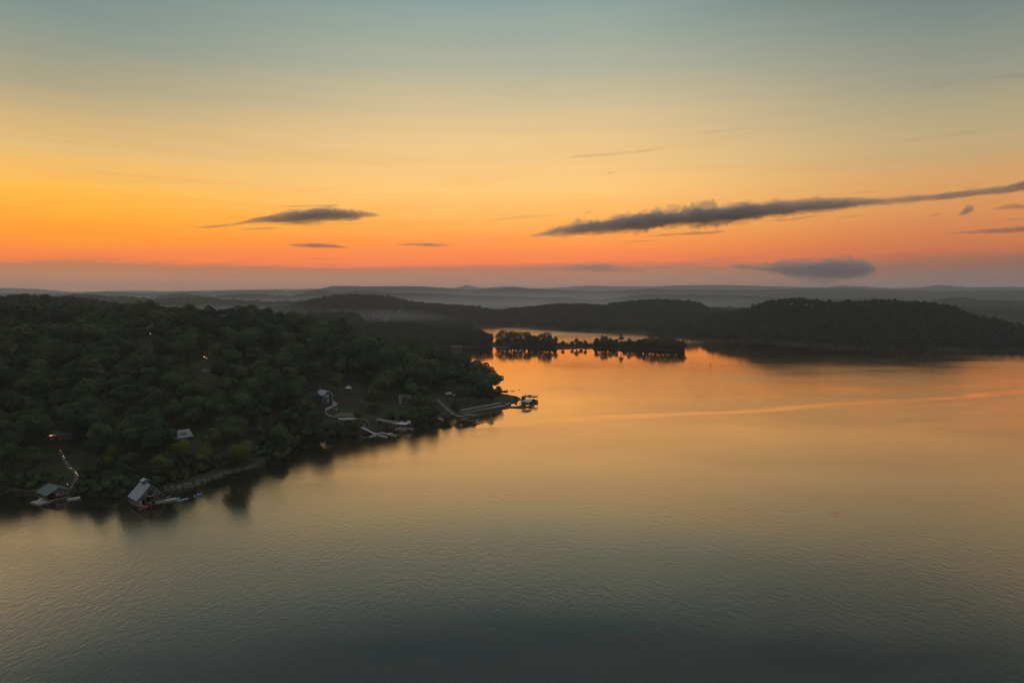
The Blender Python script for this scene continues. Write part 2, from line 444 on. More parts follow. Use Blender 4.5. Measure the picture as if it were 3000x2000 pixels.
def hill_material():
    m, nt, out = new_mat('far_forest')
    d = N(nt, 'ShaderNodeBsdfDiffuse'); g = N(nt, 'ShaderNodeNewGeometry')
    n1 = N(nt, 'ShaderNodeTexNoise'); n1.inputs['Scale'].default_value = .05; n1.inputs['Detail'].default_value = 6
    nt.links.new(g.outputs['Position'], n1.inputs['Vector'])
    r = ramp(nt, [(.3, (.022, .034, .020)), (.55, (.036, .052, .028)), (.75, (.055, .066, .034))]); nt.links.new(n1.outputs['Fac'], r.inputs['Fac'])
    nt.links.new(r.outputs['Color'], d.inputs['Color']); nt.links.new(d.outputs[0], out.inputs['Surface'])
    return m

polar_sheet('ground', rows1, ground_material())
polar_sheet('hills', rows2, hill_material())

# ------------------------------------------------------------------ lake
WAVE = .10
def lake_material():
    m, nt, out = new_mat('lake_water')
    b = N(nt, 'ShaderNodeBsdfGlossy'); b.inputs['Color'].default_value = (1, .72, .48, 1)
    g = N(nt, 'ShaderNodeNewGeometry')
    def noise(scale, rot, detail, sx=1.0, sy=1.0):
        mp = N(nt, 'ShaderNodeMapping'); mp.inputs['Rotation'].default_value = (0, 0, R(rot)); mp.inputs['Scale'].default_value = (sx, sy, 1)
        nt.links.new(g.outputs['Position'], mp.inputs['Vector'])
        n = N(nt, 'ShaderNodeTexNoise'); n.inputs['Scale'].default_value = scale; n.inputs['Detail'].default_value = detail; n.inputs['Roughness'].default_value = .55
        nt.links.new(mp.outputs[0], n.inputs['Vector'])
        return n.outputs['Fac']
    def mth(op, a, bb=None, c=None):
        n = N(nt, 'ShaderNodeMath', operation=op)
        for i, s in enumerate((a, bb, c)):
            if s is None: continue
            if isinstance(s, (int, float)): n.inputs[i].default_value = s
            else: nt.links.new(s, n.inputs[i])
        return n.outputs[0]
    big = noise(.62, 35, 3, 1.0, .5)
    mid = noise(1.35, 28, 3, 1.0, .5)
    fine = noise(3.0, -20, 2, 1.0, .6)
    # wind patches and slicks: where the surface is ruffled
    patch = noise(.006, 12, 4, 1.0, 2.4)
    sep = N(nt, 'ShaderNodeSeparateXYZ'); nt.links.new(g.outputs['Position'], sep.inputs[0])
    X, Y = sep.outputs['X'], sep.outputs['Y']
    amp = N(nt, 'ShaderNodeMapRange'); amp.inputs[1].default_value = .35; amp.inputs[2].default_value = .65; amp.inputs[3].default_value = .42; amp.inputs[4].default_value = 1.3
    nt.links.new(patch, amp.inputs[0]); amp = amp.outputs[0]
    calm = N(nt, 'ShaderNodeMapRange', interpolation_type='SMOOTHSTEP'); calm.inputs[1].default_value = 520; calm.inputs[2].default_value = 800; calm.inputs[3].default_value = 1; calm.inputs[4].default_value = .2
    wob = mth('MULTIPLY_ADD', mth('SUBTRACT', patch, .5), 160, Y)
    skew = mth('MULTIPLY_ADD', X, -.42, wob)           # the calm water lies to the north-west of a slanting line
    nt.links.new(skew, calm.inputs[0])
    far_bay = N(nt, 'ShaderNodeMapRange', interpolation_type='SMOOTHSTEP'); far_bay.inputs[1].default_value = 1040; far_bay.inputs[2].default_value = 1180
    nt.links.new(Y, far_bay.inputs[0])
    amp = mth('MULTIPLY', amp, mth('MAXIMUM', calm.outputs[0], mth('MULTIPLY', far_bay.outputs[0], .6)))
    sh = N(nt, 'ShaderNodeAttribute', attribute_name='shelter')
    amp = mth('MULTIPLY', amp, mth('MULTIPLY_ADD', sh.outputs['Fac'], .58, .42))
    # smooth slick left by a boat: a long line across the lake
    P0, P1 = at(1560, 1234), at(3050, 1138)
    ex, ey = P1[0] - P0[0], P1[1] - P0[1]; L = math.hypot(ex, ey); ex, ey = ex / L, ey / L
    dist = mth('ADD', mth('MULTIPLY', mth('SUBTRACT', X, float(P0[0])), -ey), mth('MULTIPLY', mth('SUBTRACT', Y, float(P0[1])), ex))
    along = mth('ADD', mth('MULTIPLY', mth('SUBTRACT', X, float(P0[0])), ex), mth('MULTIPLY', mth('SUBTRACT', Y, float(P0[1])), ey))
    bend = mth('MULTIPLY', mth('SINE', mth('MULTIPLY', along, .0062)), 9)
    dist = mth('ADD', dist, mth('ADD', bend, mth('MULTIPLY_ADD', mth('SUBTRACT', patch, .5), 38, mth('MULTIPLY', mth('SUBTRACT', big, .5), 9))))
    sl = N(nt, 'ShaderNodeMapRange', interpolation_type='SMOOTHSTEP'); sl.inputs[1].default_value = 2.0; sl.inputs[2].default_value = 11; sl.inputs[3].default_value = .05; sl.inputs[4].default_value = 1
    nt.links.new(mth('ABSOLUTE', dist), sl.inputs[0])
    amp = mth('MULTIPLY', amp, sl.outputs[0])
    # a fish ring and an old spreading ring
    h = mth('MULTIPLY_ADD', big, .6, mth('MULTIPLY_ADD', mid, .55, mth('MULTIPLY', fine, .16)))
    h = mth('MULTIPLY', mth('SUBTRACT', h, .65), amp)
    for (px, py, rad, wl, a) in ((2450, 1508, 3.4, 1.1, .25),):
        c = at(px, py)
        d = mth('SQRT', mth('ADD', mth('POWER', mth('SUBTRACT', X, float(c[0])), 2), mth('POWER', mth('SUBTRACT', Y, float(c[1])), 2)))
        env = N(nt, 'ShaderNodeMapRange', interpolation_type='SMOOTHSTEP'); env.inputs[1].default_value = 0; env.inputs[2].default_value = rad * .55; env.inputs[3].default_value = 1; env.inputs[4].default_value = 0
        nt.links.new(mth('ABSOLUTE', mth('SUBTRACT', d, rad * .6)), env.inputs[0])
        h = mth('ADD', h, mth('MULTIPLY', mth('MULTIPLY', mth('SINE', mth('MULTIPLY', d, 6.283 / wl)), a), env.outputs[0]))
    bp = N(nt, 'ShaderNodeBump'); bp.inputs['Strength'].default_value = 1; bp.inputs['Distance'].default_value = WAVE
    nt.links.new(h, bp.inputs['Height']); nt.links.new(bp.outputs['Normal'], b.inputs['Normal'])
    ro = mth('ADD', mth('MULTIPLY_ADD', amp, .12, .04), mth('MULTIPLY', far_bay.outputs[0], .09))
    nt.links.new(ro, b.inputs['Roughness'])
    body = N(nt, 'ShaderNodeBsdfDiffuse'); body.inputs['Color'].default_value = (.016, .020, .021, 1)
    lw = N(nt, 'ShaderNodeLayerWeight'); lw.inputs['Blend'].default_value = .5; nt.links.new(bp.outputs['Normal'], lw.inputs['Normal'])
    re = ramp(nt, [(0, (.04,) * 3), (.44, (.055,) * 3), (.50, (.085,) * 3), (.55, (.18,) * 3), (.605, (.37,) * 3), (.65, (.47,) * 3), (.69, (.63,) * 3), (.784, (.80,) * 3), (.88, (.95,) * 3), (1, (1,) * 3)])
    nt.links.new(lw.outputs['Facing'], re.inputs['Fac'])
    tn = ramp(nt, [(.48, (.74, .74, .70)), (.57, (.82, .72, .60)), (.65, (.88, .71, .54)), (.73, (1, .73, .49)), (.90, (1, .71, .46))])
    nt.links.new(lw.outputs['Facing'], tn.inputs['Fac']); nt.links.new(tn.outputs['Color'], b.inputs['Color'])
    ms = N(nt, 'ShaderNodeMixShader'); nt.links.new(re.outputs['Color'], ms.inputs[0]); nt.links.new(body.outputs[0], ms.inputs[1]); nt.links.new(b.outputs[0], ms.inputs[2])
    nt.links.new(ms.outputs[0], out.inputs['Surface'])
    return m

la = np.concatenate([np.linspace(R(-178), R(-42), 40)[:-1], np.linspace(R(-42), R(42), 340), np.linspace(R(42), R(178), 40)[1:]])
lr = np.concatenate([[1.0, 40, 80, 110], np.arange(130, 720, 7.0), np.arange(720, 1700, 20.0), [2000, 3000, 5000, 9000, 14600]])
rr, aa = np.meshgrid(lr, la, indexing='ij')
v = np.stack([rr * np.sin(aa), rr * np.cos(aa), np.zeros_like(rr)], -1).reshape(-1, 3)
na = len(la); i = (np.arange(len(lr) - 1)[:, None] * na + np.arange(na - 1)[None, :]).ravel()
lme = np_mesh('lake', v, quads=np.stack([i, i + na, i + na + 1, i + 1], 1)[:, ::-1])
sa = lme.attributes.new('shelter', 'FLOAT', 'POINT')
sdl = -signed_dist(v[:, 0], v[:, 1])
sa.data.foreach_set('value', sstep(8, 75, sdl).astype(np.float32))
tag(link_mesh('lake', lme, None, lake_material()), kind='structure')

# ------------------------------------------------------------------ air
def volume_mat(name, col, dens, aniso=.0, absorb=None):
    m, nt, out = new_mat(name)
    p = N(nt, 'ShaderNodeVolumePrincipled')
    p.inputs['Color'].default_value = (*col, 1); p.inputs['Density'].default_value = dens; p.inputs['Anisotropy'].default_value = aniso
    if absorb: p.inputs['Absorption Color'].default_value = (*absorb, 1)
    nt.links.new(p.outputs[0], out.inputs['Volume'])
    return m
HAZE = .98e-4
hz = MB().box(0, 6000, 125, 31000, 18400, 262).build('haze', volume_mat('haze_air', (.88, .89, 1.0), HAZE, .45))
tag(hz, 'thin grey morning haze lying over the whole lake and hills', kind='stuff')

def mist_bank(px, py, rr, sx, sy, sz, tau, z0, label):
    """tau: how much the bank dims what lies behind it, looked at along its short side"""
    a, e = tan_az_el(px, py)
    lv = (1.0, .86, .72, .58, .44)
    mat = volume_mat('mist_air', (.97, .95, 1.0), tau / (2 * sy * sum(lv)), .1)
    for k, f in enumerate(lv):
        o = MB().ell((0, 0, 0), (sx * f, sy * f, sz * f), 40, 16).build('mist', mat, smooth=True)
        o.location = (rr * math.sin(a), rr * math.cos(a), z0); o.rotation_euler = (0, 0, -a)
        tag(o, label, kind='stuff')
mist_bank(640, 900, 1850, 620, 330, 54, .8, 0, 'low white mist filling the valley behind the wooded hill on the left')
mist_bank(1090, 935, 1680, 230, 150, 46, .58, 0, 'low white mist round the distant roofs')
mist_bank(650, 870, 2780, 1100, 220, 64, .95, 10, 'thin mist between the two dark far ridges on the left')
mist_bank(1500, 880, 3300, 2000, 420, 74, .75, 4, 'thin mist behind the middle headland')
mist_bank(1400, 860, 5200, 3400, 600, 95, .75, 10, 'mist in front of the far blue ridge')
mist_bank(1700, 850, 8300, 5200, 900, 155, .85, 10, 'pale mist under the farthest ridge')

# ------------------------------------------------------------------ sky
SUN_AZ, SUN_EL = R(-44), R(9)
def build_world():
    w = bpy.data.worlds.new('World'); scene.world = w; w.use_nodes = True
    nt = w.node_tree; nt.nodes.clear()
    out = N(nt, 'ShaderNodeOutputWorld'); bg = N(nt, 'ShaderNodeBackground'); bg.inputs['Strength'].default_value = .1
    sky = N(nt, 'ShaderNodeTexSky', sky_type='NISHITA'); sky.sun_disc = False
    sky.sun_elevation = SUN_EL; sky.sun_rotation = SUN_AZ; sky.altitude = 200; sky.dust_density = 3
    tc = N(nt, 'ShaderNodeTexCoord'); sep = N(nt, 'ShaderNodeSeparateXYZ'); nt.links.new(tc.outputs['Generated'], sep.inputs[0])
    def mth(op, a, b=None, c=None, clamp=False):
        n = N(nt, 'ShaderNodeMath', operation=op); n.use_clamp = clamp
        for i, s in enumerate((a, b, c)):
            if s is None: continue
            if isinstance(s, (int, float)): n.inputs[i].default_value = s
            else: nt.links.new(s, n.inputs[i])
        return n.outputs[0]
    # long thin veils of high cloud
    mp = N(nt, 'ShaderNodeMapping'); mp.inputs['Scale'].default_value = (1.6, 1.6, 26); mp.inputs['Rotation'].default_value = (0, R(2.5), 0)
    nt.links.new(tc.outputs['Generated'], mp.inputs['Vector'])
    no = N(nt, 'ShaderNodeTexNoise'); no.inputs['Scale'].default_value = 2.2; no.inputs['Detail'].default_value = 7; no.inputs['Roughness'].default_value = .6; no.inputs['Distortion'].default_value = .4
    nt.links.new(mp.outputs[0], no.inputs['Vector'])
    el = mth('MULTIPLY_ADD', mth('SUBTRACT', no.outputs['Fac'], .5), .034, sep.outputs['Z'])
    fac = mth('MULTIPLY', el, 2.0, clamp=True)          # 0 at the horizon, 1 at 30 degrees
    K = EXPO_SKY
    def grad(stops):
        r = ramp(nt, [(max(0.0, min(1.0, math.sin(R(e)) * 2)), tuple(v * K * (1 + .42 * math.exp(-e / 4.0)) for v in lin(c))) for e, c in stops])
        nt.links.new(fac, r.inputs['Fac'])
        return r.outputs['Color']
    left = grad(SKY_L); mid = grad(SKY_C); right = grad(SKY_R); back = grad(SKY_B)
    azn = mth('ARCTAN2', sep.outputs['X'], sep.outputs['Y'])   # 0 ahead, + to the right
    def mix(f, a, b):
        n = N(nt, 'ShaderNodeMixRGB'); nt.links.new(f, n.inputs[0]); nt.links.new(a, n.inputs[1]); nt.links.new(b, n.inputs[2]); return n.outputs[0]
    def mr(x, a, b):
        n = N(nt, 'ShaderNodeMapRange', interpolation_type='SMOOTHSTEP'); n.inputs[1].default_value = a; n.inputs[2].default_value = b; nt.links.new(x, n.inputs[0]); return n.outputs[0]
    col = mix(mr(azn, R(-36), R(-4)), left, mid)
    col = mix(mr(azn, R(4), R(36)), col, right)
    col = mix(mr(mth('ABSOLUTE', azn), R(45), R(130)), col, back)
    mp2 = N(nt, 'ShaderNodeMapping'); mp2.inputs['Scale'].default_value = (2.0, 2.0, 34); mp2.inputs['Rotation'].default_value = (0, R(4), 0)
    nt.links.new(tc.outputs['Generated'], mp2.inputs['Vector'])
    n2 = N(nt, 'ShaderNodeTexNoise'); n2.inputs['Scale'].default_value = 1.7; n2.inputs['Detail'].default_value = 9; n2.inputs['Roughness'].default_value = .62; n2.inputs['Distortion'].default_value = .8
    nt.links.new(mp2.outputs[0], n2.inputs['Vector'])
    st = ramp(nt, [(.52, (0, 0, 0)), (.74, (1, 1, 1))]); nt.links.new(n2.outputs['Fac'], st.inputs['Fac'])
    win = ramp(nt, [(.03, (0, 0, 0)), (.09, (1, 1, 1)), (.15, (1, 1, 1)), (.26, (0, 0, 0))]); nt.links.new(sep.outputs['Z'], win.inputs['Fac'])
    sv = N(nt, 'ShaderNodeMixRGB', blend_type='MULTIPLY'); sv.inputs[2].default_value = (.96, .87, .76, 1); nt.links.new(mth('MULTIPLY', st.outputs['Color'], win.outputs['Color']), sv.inputs[0]); nt.links.new(col, sv.inputs[1]); col = sv.outputs[0]
    m10 = N(nt, 'ShaderNodeMixRGB', blend_type='MULTIPLY'); m10.inputs[0].default_value = 1; m10.inputs[2].default_value = (10, 10, 10, 1); nt.links.new(col, m10.inputs[1])
    fin = N(nt, 'ShaderNodeMixRGB'); fin.inputs[0].default_value = .004
    nt.links.new(m10.outputs[0], fin.inputs[1]); nt.links.new(sky.outputs[0], fin.inputs[2])
    nt.links.new(fin.outputs[0], bg.inputs['Color']); nt.links.new(bg.outputs[0], out.inputs['Surface'])
EXPO_SKY = 1.06
ZEN = [(26, (112, 134, 138)), (33, (70, 93, 106)), (45, (58, 79, 90)), (60, (150, 163, 166)), (89, (182, 192, 196))]
ZEN_R = [(26, (62, 78, 82)), (33, (54, 73, 84)), (45, (46, 64, 74)), (60, (150, 163, 166)), (89, (182, 192, 196))]
SKY_L = [(0, (190, 130, 88)), (1.5, (182, 118, 72)), (2.15, (190, 112, 62)), (2.6, (250, 122, 38)), (4, (255, 146, 10)), (5.5, (255, 168, 22)), (7.4, (252, 186, 72)), (10.2, (224, 184, 118)), (14.3, (168, 161, 130)), (18, (130, 146, 139)), (22, (112, 133, 133))] + ZEN
SKY_C = [(0, (182, 130, 102)), (1.5, (176, 118, 88)), (2.15, (184, 112, 78)), (2.6, (250, 122, 60)), (4, (255, 146, 58)), (5.8, (255, 176, 76)), (8.5, (255, 200, 118)), (12.5, (234, 198, 140)), (17.5, (180, 178, 153)), (22.5, (136, 159, 156))] + ZEN
SKY_R = [(0, (128, 104, 90)), (1.5, (130, 98, 78)), (2.15, (142, 94, 68)), (2.8, (188, 102, 58)), (4, (205, 118, 64)), (5.8, (214, 142, 80)), (7.4, (216, 155, 90)), (10.6, (188, 166, 122)), (15, (148, 150, 132)), (18.8, (120, 134, 130)), (22, (90, 106, 107))] + ZEN_R
SKY_B = [(0, (70, 70, 78)), (5, (78, 76, 84)), (15, (76, 82, 90)), (30, (72, 86, 94)), (45, (74, 90, 97)), (60, (150, 163, 166)), (89, (182, 192, 196))]
build_world()
sund = bpy.data.lights.new('sun', 'SUN'); sund.energy = .05; sund.angle = R(30); sund.color = (1, .72, .42)
sun = bpy.data.objects.new('sun', sund); C.objects.link(sun)
dv = Vector((math.sin(SUN_AZ) * math.cos(SUN_EL), math.cos(SUN_AZ) * math.cos(SUN_EL), math.sin(SUN_EL)))
sun.rotation_euler = dv.to_track_quat('Z', 'Y').to_euler(); sun.location = (-300, 400, 300)
# ------------------------------------------------------------------ trees
def crown_arrays(rng, H, W, nleaf, leaf, lobes=18, low=.28, shape='round'):
    """leaf-sized faces spread over many overlapping lobes; returns verts, quads, tint"""
    cs, rs = [], []
    zc, hz_ = H * (1 + low) / 2, H * (1 - low) / 2
    for k in range(lobes):
        u = rng.uniform(-.55 if low > .1 else -1.0, 1); ph = rng.uniform(0, 2 * math.pi)
        q = math.sqrt(max(0, 1 - u * u))
        rad = rng.uniform(.50, .80)
        if shape == 'cone': q = (1 - (u + 1) / 2) * 1.0; rad = rng.uniform(.5, .9)
        c = np.array([W * q * rad * math.cos(ph), W * q * rad * math.sin(ph), zc + hz_ * u * (rad if shape == 'round' else .95) * .92])
        cs.append(c); rs.append(W * rng.uniform(.24, .42) * (1.0 if shape != 'cone' else .6 * (1.5 - (u + 1) / 2)))
    cs.append(np.array([0, 0, zc])); rs.append(W * .70 if shape != 'cone' else W * .35)
    cs, rs = np.array(cs), np.array(rs)
    n = int(nleaf * 1.9)
    li = rng.choice(len(cs), n, p=rs ** 2 / (rs ** 2).sum())
    d = rng.normal(size=(n, 3)); d[:, 2] += .25; d /= np.linalg.norm(d, axis=1)[:, None]
    rr = rs[li] * rng.uniform(.80, 1.08, n)
    p = cs[li] + d * rr[:, None] * np.array([1, 1, .85])
    dd = np.linalg.norm((p[:, None, :] - cs[None]) / np.array([1, 1, .85]), axis=2) / rs[None]
    dd[np.arange(n), li] = 9
    keep = (dd.min(1) > .78) & (p[:, 2] > H * low * .55)
    p, d, li = p[keep][:nleaf], d[keep][:nleaf], li[keep][:nleaf]
    m = len(p)
    oc = p - np.array([0, 0, zc - hz_ * .35]); oc /= np.linalg.norm(oc, axis=1)[:, None]
    nrm = d * .6 + oc * .6 + rng.normal(size=(m, 3)) * .42 + np.array([0, 0, .15]); nrm /= np.linalg.norm(nrm, axis=1)[:, None]
    t = np.cross(nrm, rng.normal(size=(m, 3))); t /= np.linalg.norm(t, axis=1)[:, None]
    b = np.cross(nrm, t)
    s1 = leaf * rng.uniform(.55, 1.25, m)[:, None] / 2; s2 = leaf * rng.uniform(.45, 1.0, m)[:, None] / 2
    v = np.stack([p - t * s1 - b * s2 * .6, p + t * s1 * .7 - b * s2, p + t * s1 + b * s2 * .7, p - t * s1 * .6 + b * s2], 1).reshape(-1, 3)
    q = np.arange(4 * m).reshape(-1, 4)
    lobe_t = rng.uniform(0, 1, len(cs))
    tint = np.clip(lobe_t[li] * .5 + rng.uniform(0, .5, m), 0, 1)
    return v, q, tint

def trunk_shape(rng, H, W, low):
    mb = MB(); r0 = H * .020 + .06
    bend = rng.uniform(-.5, .5, 2)
    top = H * .78
    pts = [(0, 0, -1.0), (0, 0, .3), (bend[0] * .3, bend[1] * .3, H * .3), (bend[0], bend[1], top)]
    mb.tube(pts, [r0 * 1.3, r0, r0 * .75, r0 * .2], 7)
    for k in range(5):
        ph = rng.uniform(0, 6.28); z0 = H * rng.uniform(max(low - .05, .18), .55); L = W * rng.uniform(.5, .8)
        f = z0 / top
        a = (bend[0] * f, bend[1] * f, z0)
        mid = (a[0] + math.cos(ph) * L * .5, a[1] + math.sin(ph) * L * .5, z0 + L * .35)
        e = (a[0] + math.cos(ph) * L, a[1] + math.sin(ph) * L, z0 + L * .9)
        mb.tube([a, mid, e], [r0 * .45, r0 * .3, r0 * .08], 5)
    return mb

PROTO = {}
def proto(key, seed, H, W, nleaf, leaf, low, mat, shape='round', lobes=18):
    rng = np.random.default_rng(seed)
    v, q, t = crown_arrays(rng, H, W, nleaf, leaf, lobes, low, shape)
    me = np_mesh('crown', v, quads=q, attr=t); me.materials.append(M[mat])
    tm = bpy.data.meshes.new('trunk'); mb = trunk_shape(rng, H, W, low); tm.from_pydata(mb.v, [], mb.f); tm.materials.append(M['bark'])
    PROTO[key] = dict(crown=me, trunk=tm, H=H, W=W)
for k, (H, W, low) in enumerate([(17, 6.2, .30), (19, 6.8, .32), (15, 5.6, .26), (16, 6.6, .28), (20, 6.0, .36), (14, 5.0, .25), (18, 7.4, .30), (16, 5.2, .34)]):
    proto(f'broad{k}', 100 + k, H, W, 3600, .62, low, 'leaf', lobes=12 + 2 * (k % 4))
for k, (H, W, low) in enumerate([(11, 4.2, .12), (12, 3.4, .10), (9, 3.6, .08)]):
    proto(f'shore{k}', 200 + k, H, W, 2000, .55, low, 'leaf', lobes=14)
for k, (H, W, low) in enumerate([(11, 4.4, .10), (12, 3.6, .08), (9, 3.4, .10)]):
    proto(f'yellow{k}', 300 + k, H, W, 2000, .5, low, 'leaf_yellow', lobes=15)
for k, (H, W, low) in enumerate([(14, 4.9, .05), (12, 3.7, .05), (17, 3.4, .36), (9, 3.4, .03)]):
    proto(f'sil{k}', 400 + k, H, W, 1700, .55, low, 'leaf_sil', lobes=15)
proto('conifer0', 500, 13, 3.2, 1800, .5, .06, 'leaf', 'cone', 30)
proto('shrub0', 600, 3.2, 2.6, 900, .35, .02, 'leaf', lobes=9)

_made = {}
def tree(key, x, y, z, s, rz, name, label, cat='tree', group=None, parts=True):
    P = PROTO[key]
    t = thing(name, label, cat, (x, y, z), rz, group)
    t.scale = (s * random.uniform(.92, 1.08), s * random.uniform(.92, 1.08), s)
    if key not in _made:
        c = link_mesh('crown', P['crown'], t); k = link_mesh('trunk', P['trunk'], t); _made[key] = (c, k)
    else:
        for src in _made[key]:
            o = src.copy(); C.objects.link(o); o.parent = t
    return t

def inside_px(px, py, polyg):
    px = np.asarray(px); py = np.asarray(py); ins = np.zeros(px.shape, bool)
    for (ax, ay), (bx, by) in zip(polyg, polyg[1:] + polyg[:1]):
        c = (ay > py) != (by > py)
        if by != ay: ins ^= c & (px < ax + (bx - ax) * (py - ay) / (by - ay))
    return ins

# what has to stay in sight: (x0, y0, x1, y1) in the photo and its distance
SEE = [(100, 1408, 232, 1480, 275), (374, 1400, 500, 1480, 300), (502, 1238, 552, 1296, 375), (926, 1130, 964, 1174, 520), (1014, 1126, 1034, 1148, 520),
       (960, 1168, 1085, 1236, 440), (1255, 1166, 1345, 1222, 470), (1060, 1218, 1230, 1290, 425), (1300, 1150, 1345, 1170, 520),
       (1345, 1176, 1530, 1235, 520), (1166, 1154, 1180, 1184, 495), (590, 1046, 622, 1096, 480), (436, 980, 447, 996, 545), (148, 1272, 186, 1302, 330),
       (170, 1316, 232, 1402, 300), (596, 1046, 612, 1066, 500)]

for a_, b_ in ((441, 996), (599, 1068), (605, 1071), (149, 1292), (161, 1262), (178, 1325), (186, 1341), (188, 1346), (208, 1377), (221, 1388), (224, 1392), (228, 1397)):
    SEE.append((a_ - 5, b_ - 16, a_ + 5, b_ + 1, 0))
def _reach(t):
    p = ground_at((t[0] + t[2]) / 2, t[3]); return (*t[:4], max(t[4], math.hypot(p[0], p[1]) + 6))
SEE = [_reach(t) for t in SEE]

def make_points(spacing, rlo, rhi, azlo, azhi, rng):
    x0, x1 = min(rhi * math.sin(azlo), rlo * math.sin(azlo)), max(rhi * math.sin(azhi), rlo * math.sin(azhi))
    gx, gy = np.meshgrid(np.arange(x0, x1, spacing), np.arange(rlo * math.cos(max(abs(azlo), abs(azhi))), rhi, spacing * .9))
    gx = gx + (np.arange(gx.shape[0]) % 2)[:, None] * spacing / 2
    x = gx.ravel() + rng.uniform(-.38, .38, gx.size) * spacing; y = gy.ravel() + rng.uniform(-.38, .38, gx.size) * spacing
    r = np.hypot(x, y); a = np.arctan2(x, y)
    k = (r > rlo) & (r <= rhi) & (a > azlo) & (a < azhi)
    return x[k], y[k]

def visible_only(x, y, z, H, W, margin=2.5):
    r = np.hypot(x, y); a = np.arctan2(x, y); o = np.argsort(r)
    nb = 4000; lo = R(-45); sc = nb / R(90); mx = np.full(nb, -9.0); keep = np.zeros(len(x), bool)
    top = (z + H - CAM_H) / r; body = (z + H * .72 - CAM_H) / r; eps = margin / r
    b0 = np.clip(((a - W * .7 / r - lo) * sc).astype(int), 0, nb - 1); b1 = np.clip(((a + W * .7 / r - lo) * sc).astype(int) + 1, 1, nb)
    for i in o:
        s = mx[b0[i]:b1[i]]
        if (s < top[i] - eps[i]).any(): keep[i] = True
        np.maximum(s, body[i], out=s)
    return keep

# --- the near hillside
rng = np.random.default_rng(5)
x, y = make_points(11.4, 235, 800, R(-41), R(2), rng)
sd = signed_dist(x, y)
k = sd > 1.8; x, y, sd = x[k], y[k], sd[k]
z = height(x, y, sd)
px, py = project(x, y, z); r = np.hypot(x, y)
bad = np.zeros(len(x), bool)
for nm, pg in CLEAR.items(): bad |= inside_px(px, py, pg)
keys = np.array([f'broad{i}' for i in rng.integers(0, 8, len(x))], dtype=object)
shore = (sd < 13) & (rng.uniform(0, 1, len(x)) < .45)
keys[rng.uniform(0, 1, len(x)) < .05] = 'conifer0'
keys[shore] = [f'shore{i}' for i in rng.integers(0, 3, shore.sum())]
s = np.clip(rng.normal(1.02, .17, len(x)), .62, 1.4)
s *= np.interp(np.arctan2(x, y), [tan_az_el(1100, 1000)[0], tan_az_el(1430, 1000)[0]], [1, .82])
HH = np.array([PROTO[q]['H'] for q in keys]) * s; WW = np.array([PROTO[q]['W'] for q in keys]) * s
tx, ty = project(x, y, z + HH)
hw = WW * 2000 / r
for x0, y0, x1, y1, rr in SEE:
    bad |= (r < rr) & (px + hw * .8 > x0) & (px - hw * .8 < x1) & (ty < y1) & (py > y0)
bad |= (px > 1455) | ((px > 1240) & (r > 800))
bad |= (r > 660) & (px > 1180)
k = ~bad
x, y, z, sd, px, py, r, keys, s, HH, WW = [v[k] for v in (x, y, z, sd, px, py, r, keys, s, HH, WW)]
k = visible_only(x, y, z, HH, WW, 3.0) & (px > -70)
x, y, z, sd, px, py, r, keys, s, HH, WW = [v[k] for v in (x, y, z, sd, px, py, r, keys, s, HH, WW)]
order = np.argsort(r - .0 * HH)
N_IND = 236
print('near hill trees', len(x))
ZONES = [
    (lambda a, b, d, q: q < 13 and a < 130, 'dark shore tree left of the green-roofed boathouse', 'shore trees by the green-roofed boathouse'),
    (lambda a, b, d, q: q < 13 and a < 370, 'dark leafy shore tree between the green-roofed boathouse and the tall gabled boathouse', 'shore trees between the two boathouses'),
    (lambda a, b, d, q: q < 13 and a < 760, 'dark leafy shore tree above the pale rocky bank right of the tall gabled boathouse', 'shore trees over the rocky bank'),
    (lambda a, b, d, q: q < 13 and a < 900, 'dark leafy tree at the wooded corner left of the small cove', 'shore trees at the wooded corner'),
    (lambda a, b, d, q: q < 13 and a < 1120, 'dark leafy tree on the shore of the small cove below the lawn', 'shore trees of the small cove'),
    (lambda a, b, d, q: q < 13, 'dark leafy tree on the shore beyond the pale-roofed dock', 'shore trees beyond the pale-roofed dock'),
    (lambda a, b, d, q: a < 160 and b > 1230, 'dark round-crowned tree up the slope behind the green-roofed boathouse', 'slope trees behind the green-roofed boathouse'),
    (lambda a, b, d, q: a < 330 and b > 1230, 'dark round-crowned tree on the slope right of the lit path', 'slope trees right of the lit path'),
    (lambda a, b, d, q: a < 500 and b > 1200, 'dark round-crowned tree left of the metal-roofed cottage in the wood', 'slope trees left of the cottage'),
    (lambda a, b, d, q: a < 620 and b > 1180, 'green round-crowned tree right beside the metal-roofed cottage in the wood', 'slope trees beside the cottage'),
    (lambda a, b, d, q: a < 870 and b > 1180, 'green round-crowned tree on the slope between cottage and small cove', 'slope trees between cottage and cove'),
    (lambda a, b, d, q: a < 300, 'broad dark-green tree high on the left end of the wooded hillside', 'upper trees at the left end of the hillside'),
    (lambda a, b, d, q: a < 600, 'broad dark-green tree on the hillside above the metal-roofed cottage', 'upper trees above the cottage'),
    (lambda a, b, d, q: a < 965, 'broad dark-green tree on the hillside left of the dark blue house', 'trees left of the dark blue house'),
    (lambda a, b, d, q: a < 1110, 'dark-green tree standing round the lawn beside the dark blue house', 'trees round the lawn'),
    (lambda a, b, d, q: a < 1270, 'dark-green tree on the slope between the lawn and the wooden stairs', 'trees between lawn and stairs'),
    (lambda a, b, d, q: True, 'dark-green tree on the wooded point behind the concrete seawall', 'trees on the point behind the seawall'),
]
for i in order[:N_IND]:
    for f, lab, grp in ZONES:
        if f(px[i], py[i], r[i], sd[i]): break
    tree(keys[i], x[i], y[i], z[i] - .3, s[i], rng.uniform(0, 6.28), 'shore_tree' if keys[i].startswith('shore') else 'broadleaf_tree', lab, group=grp)

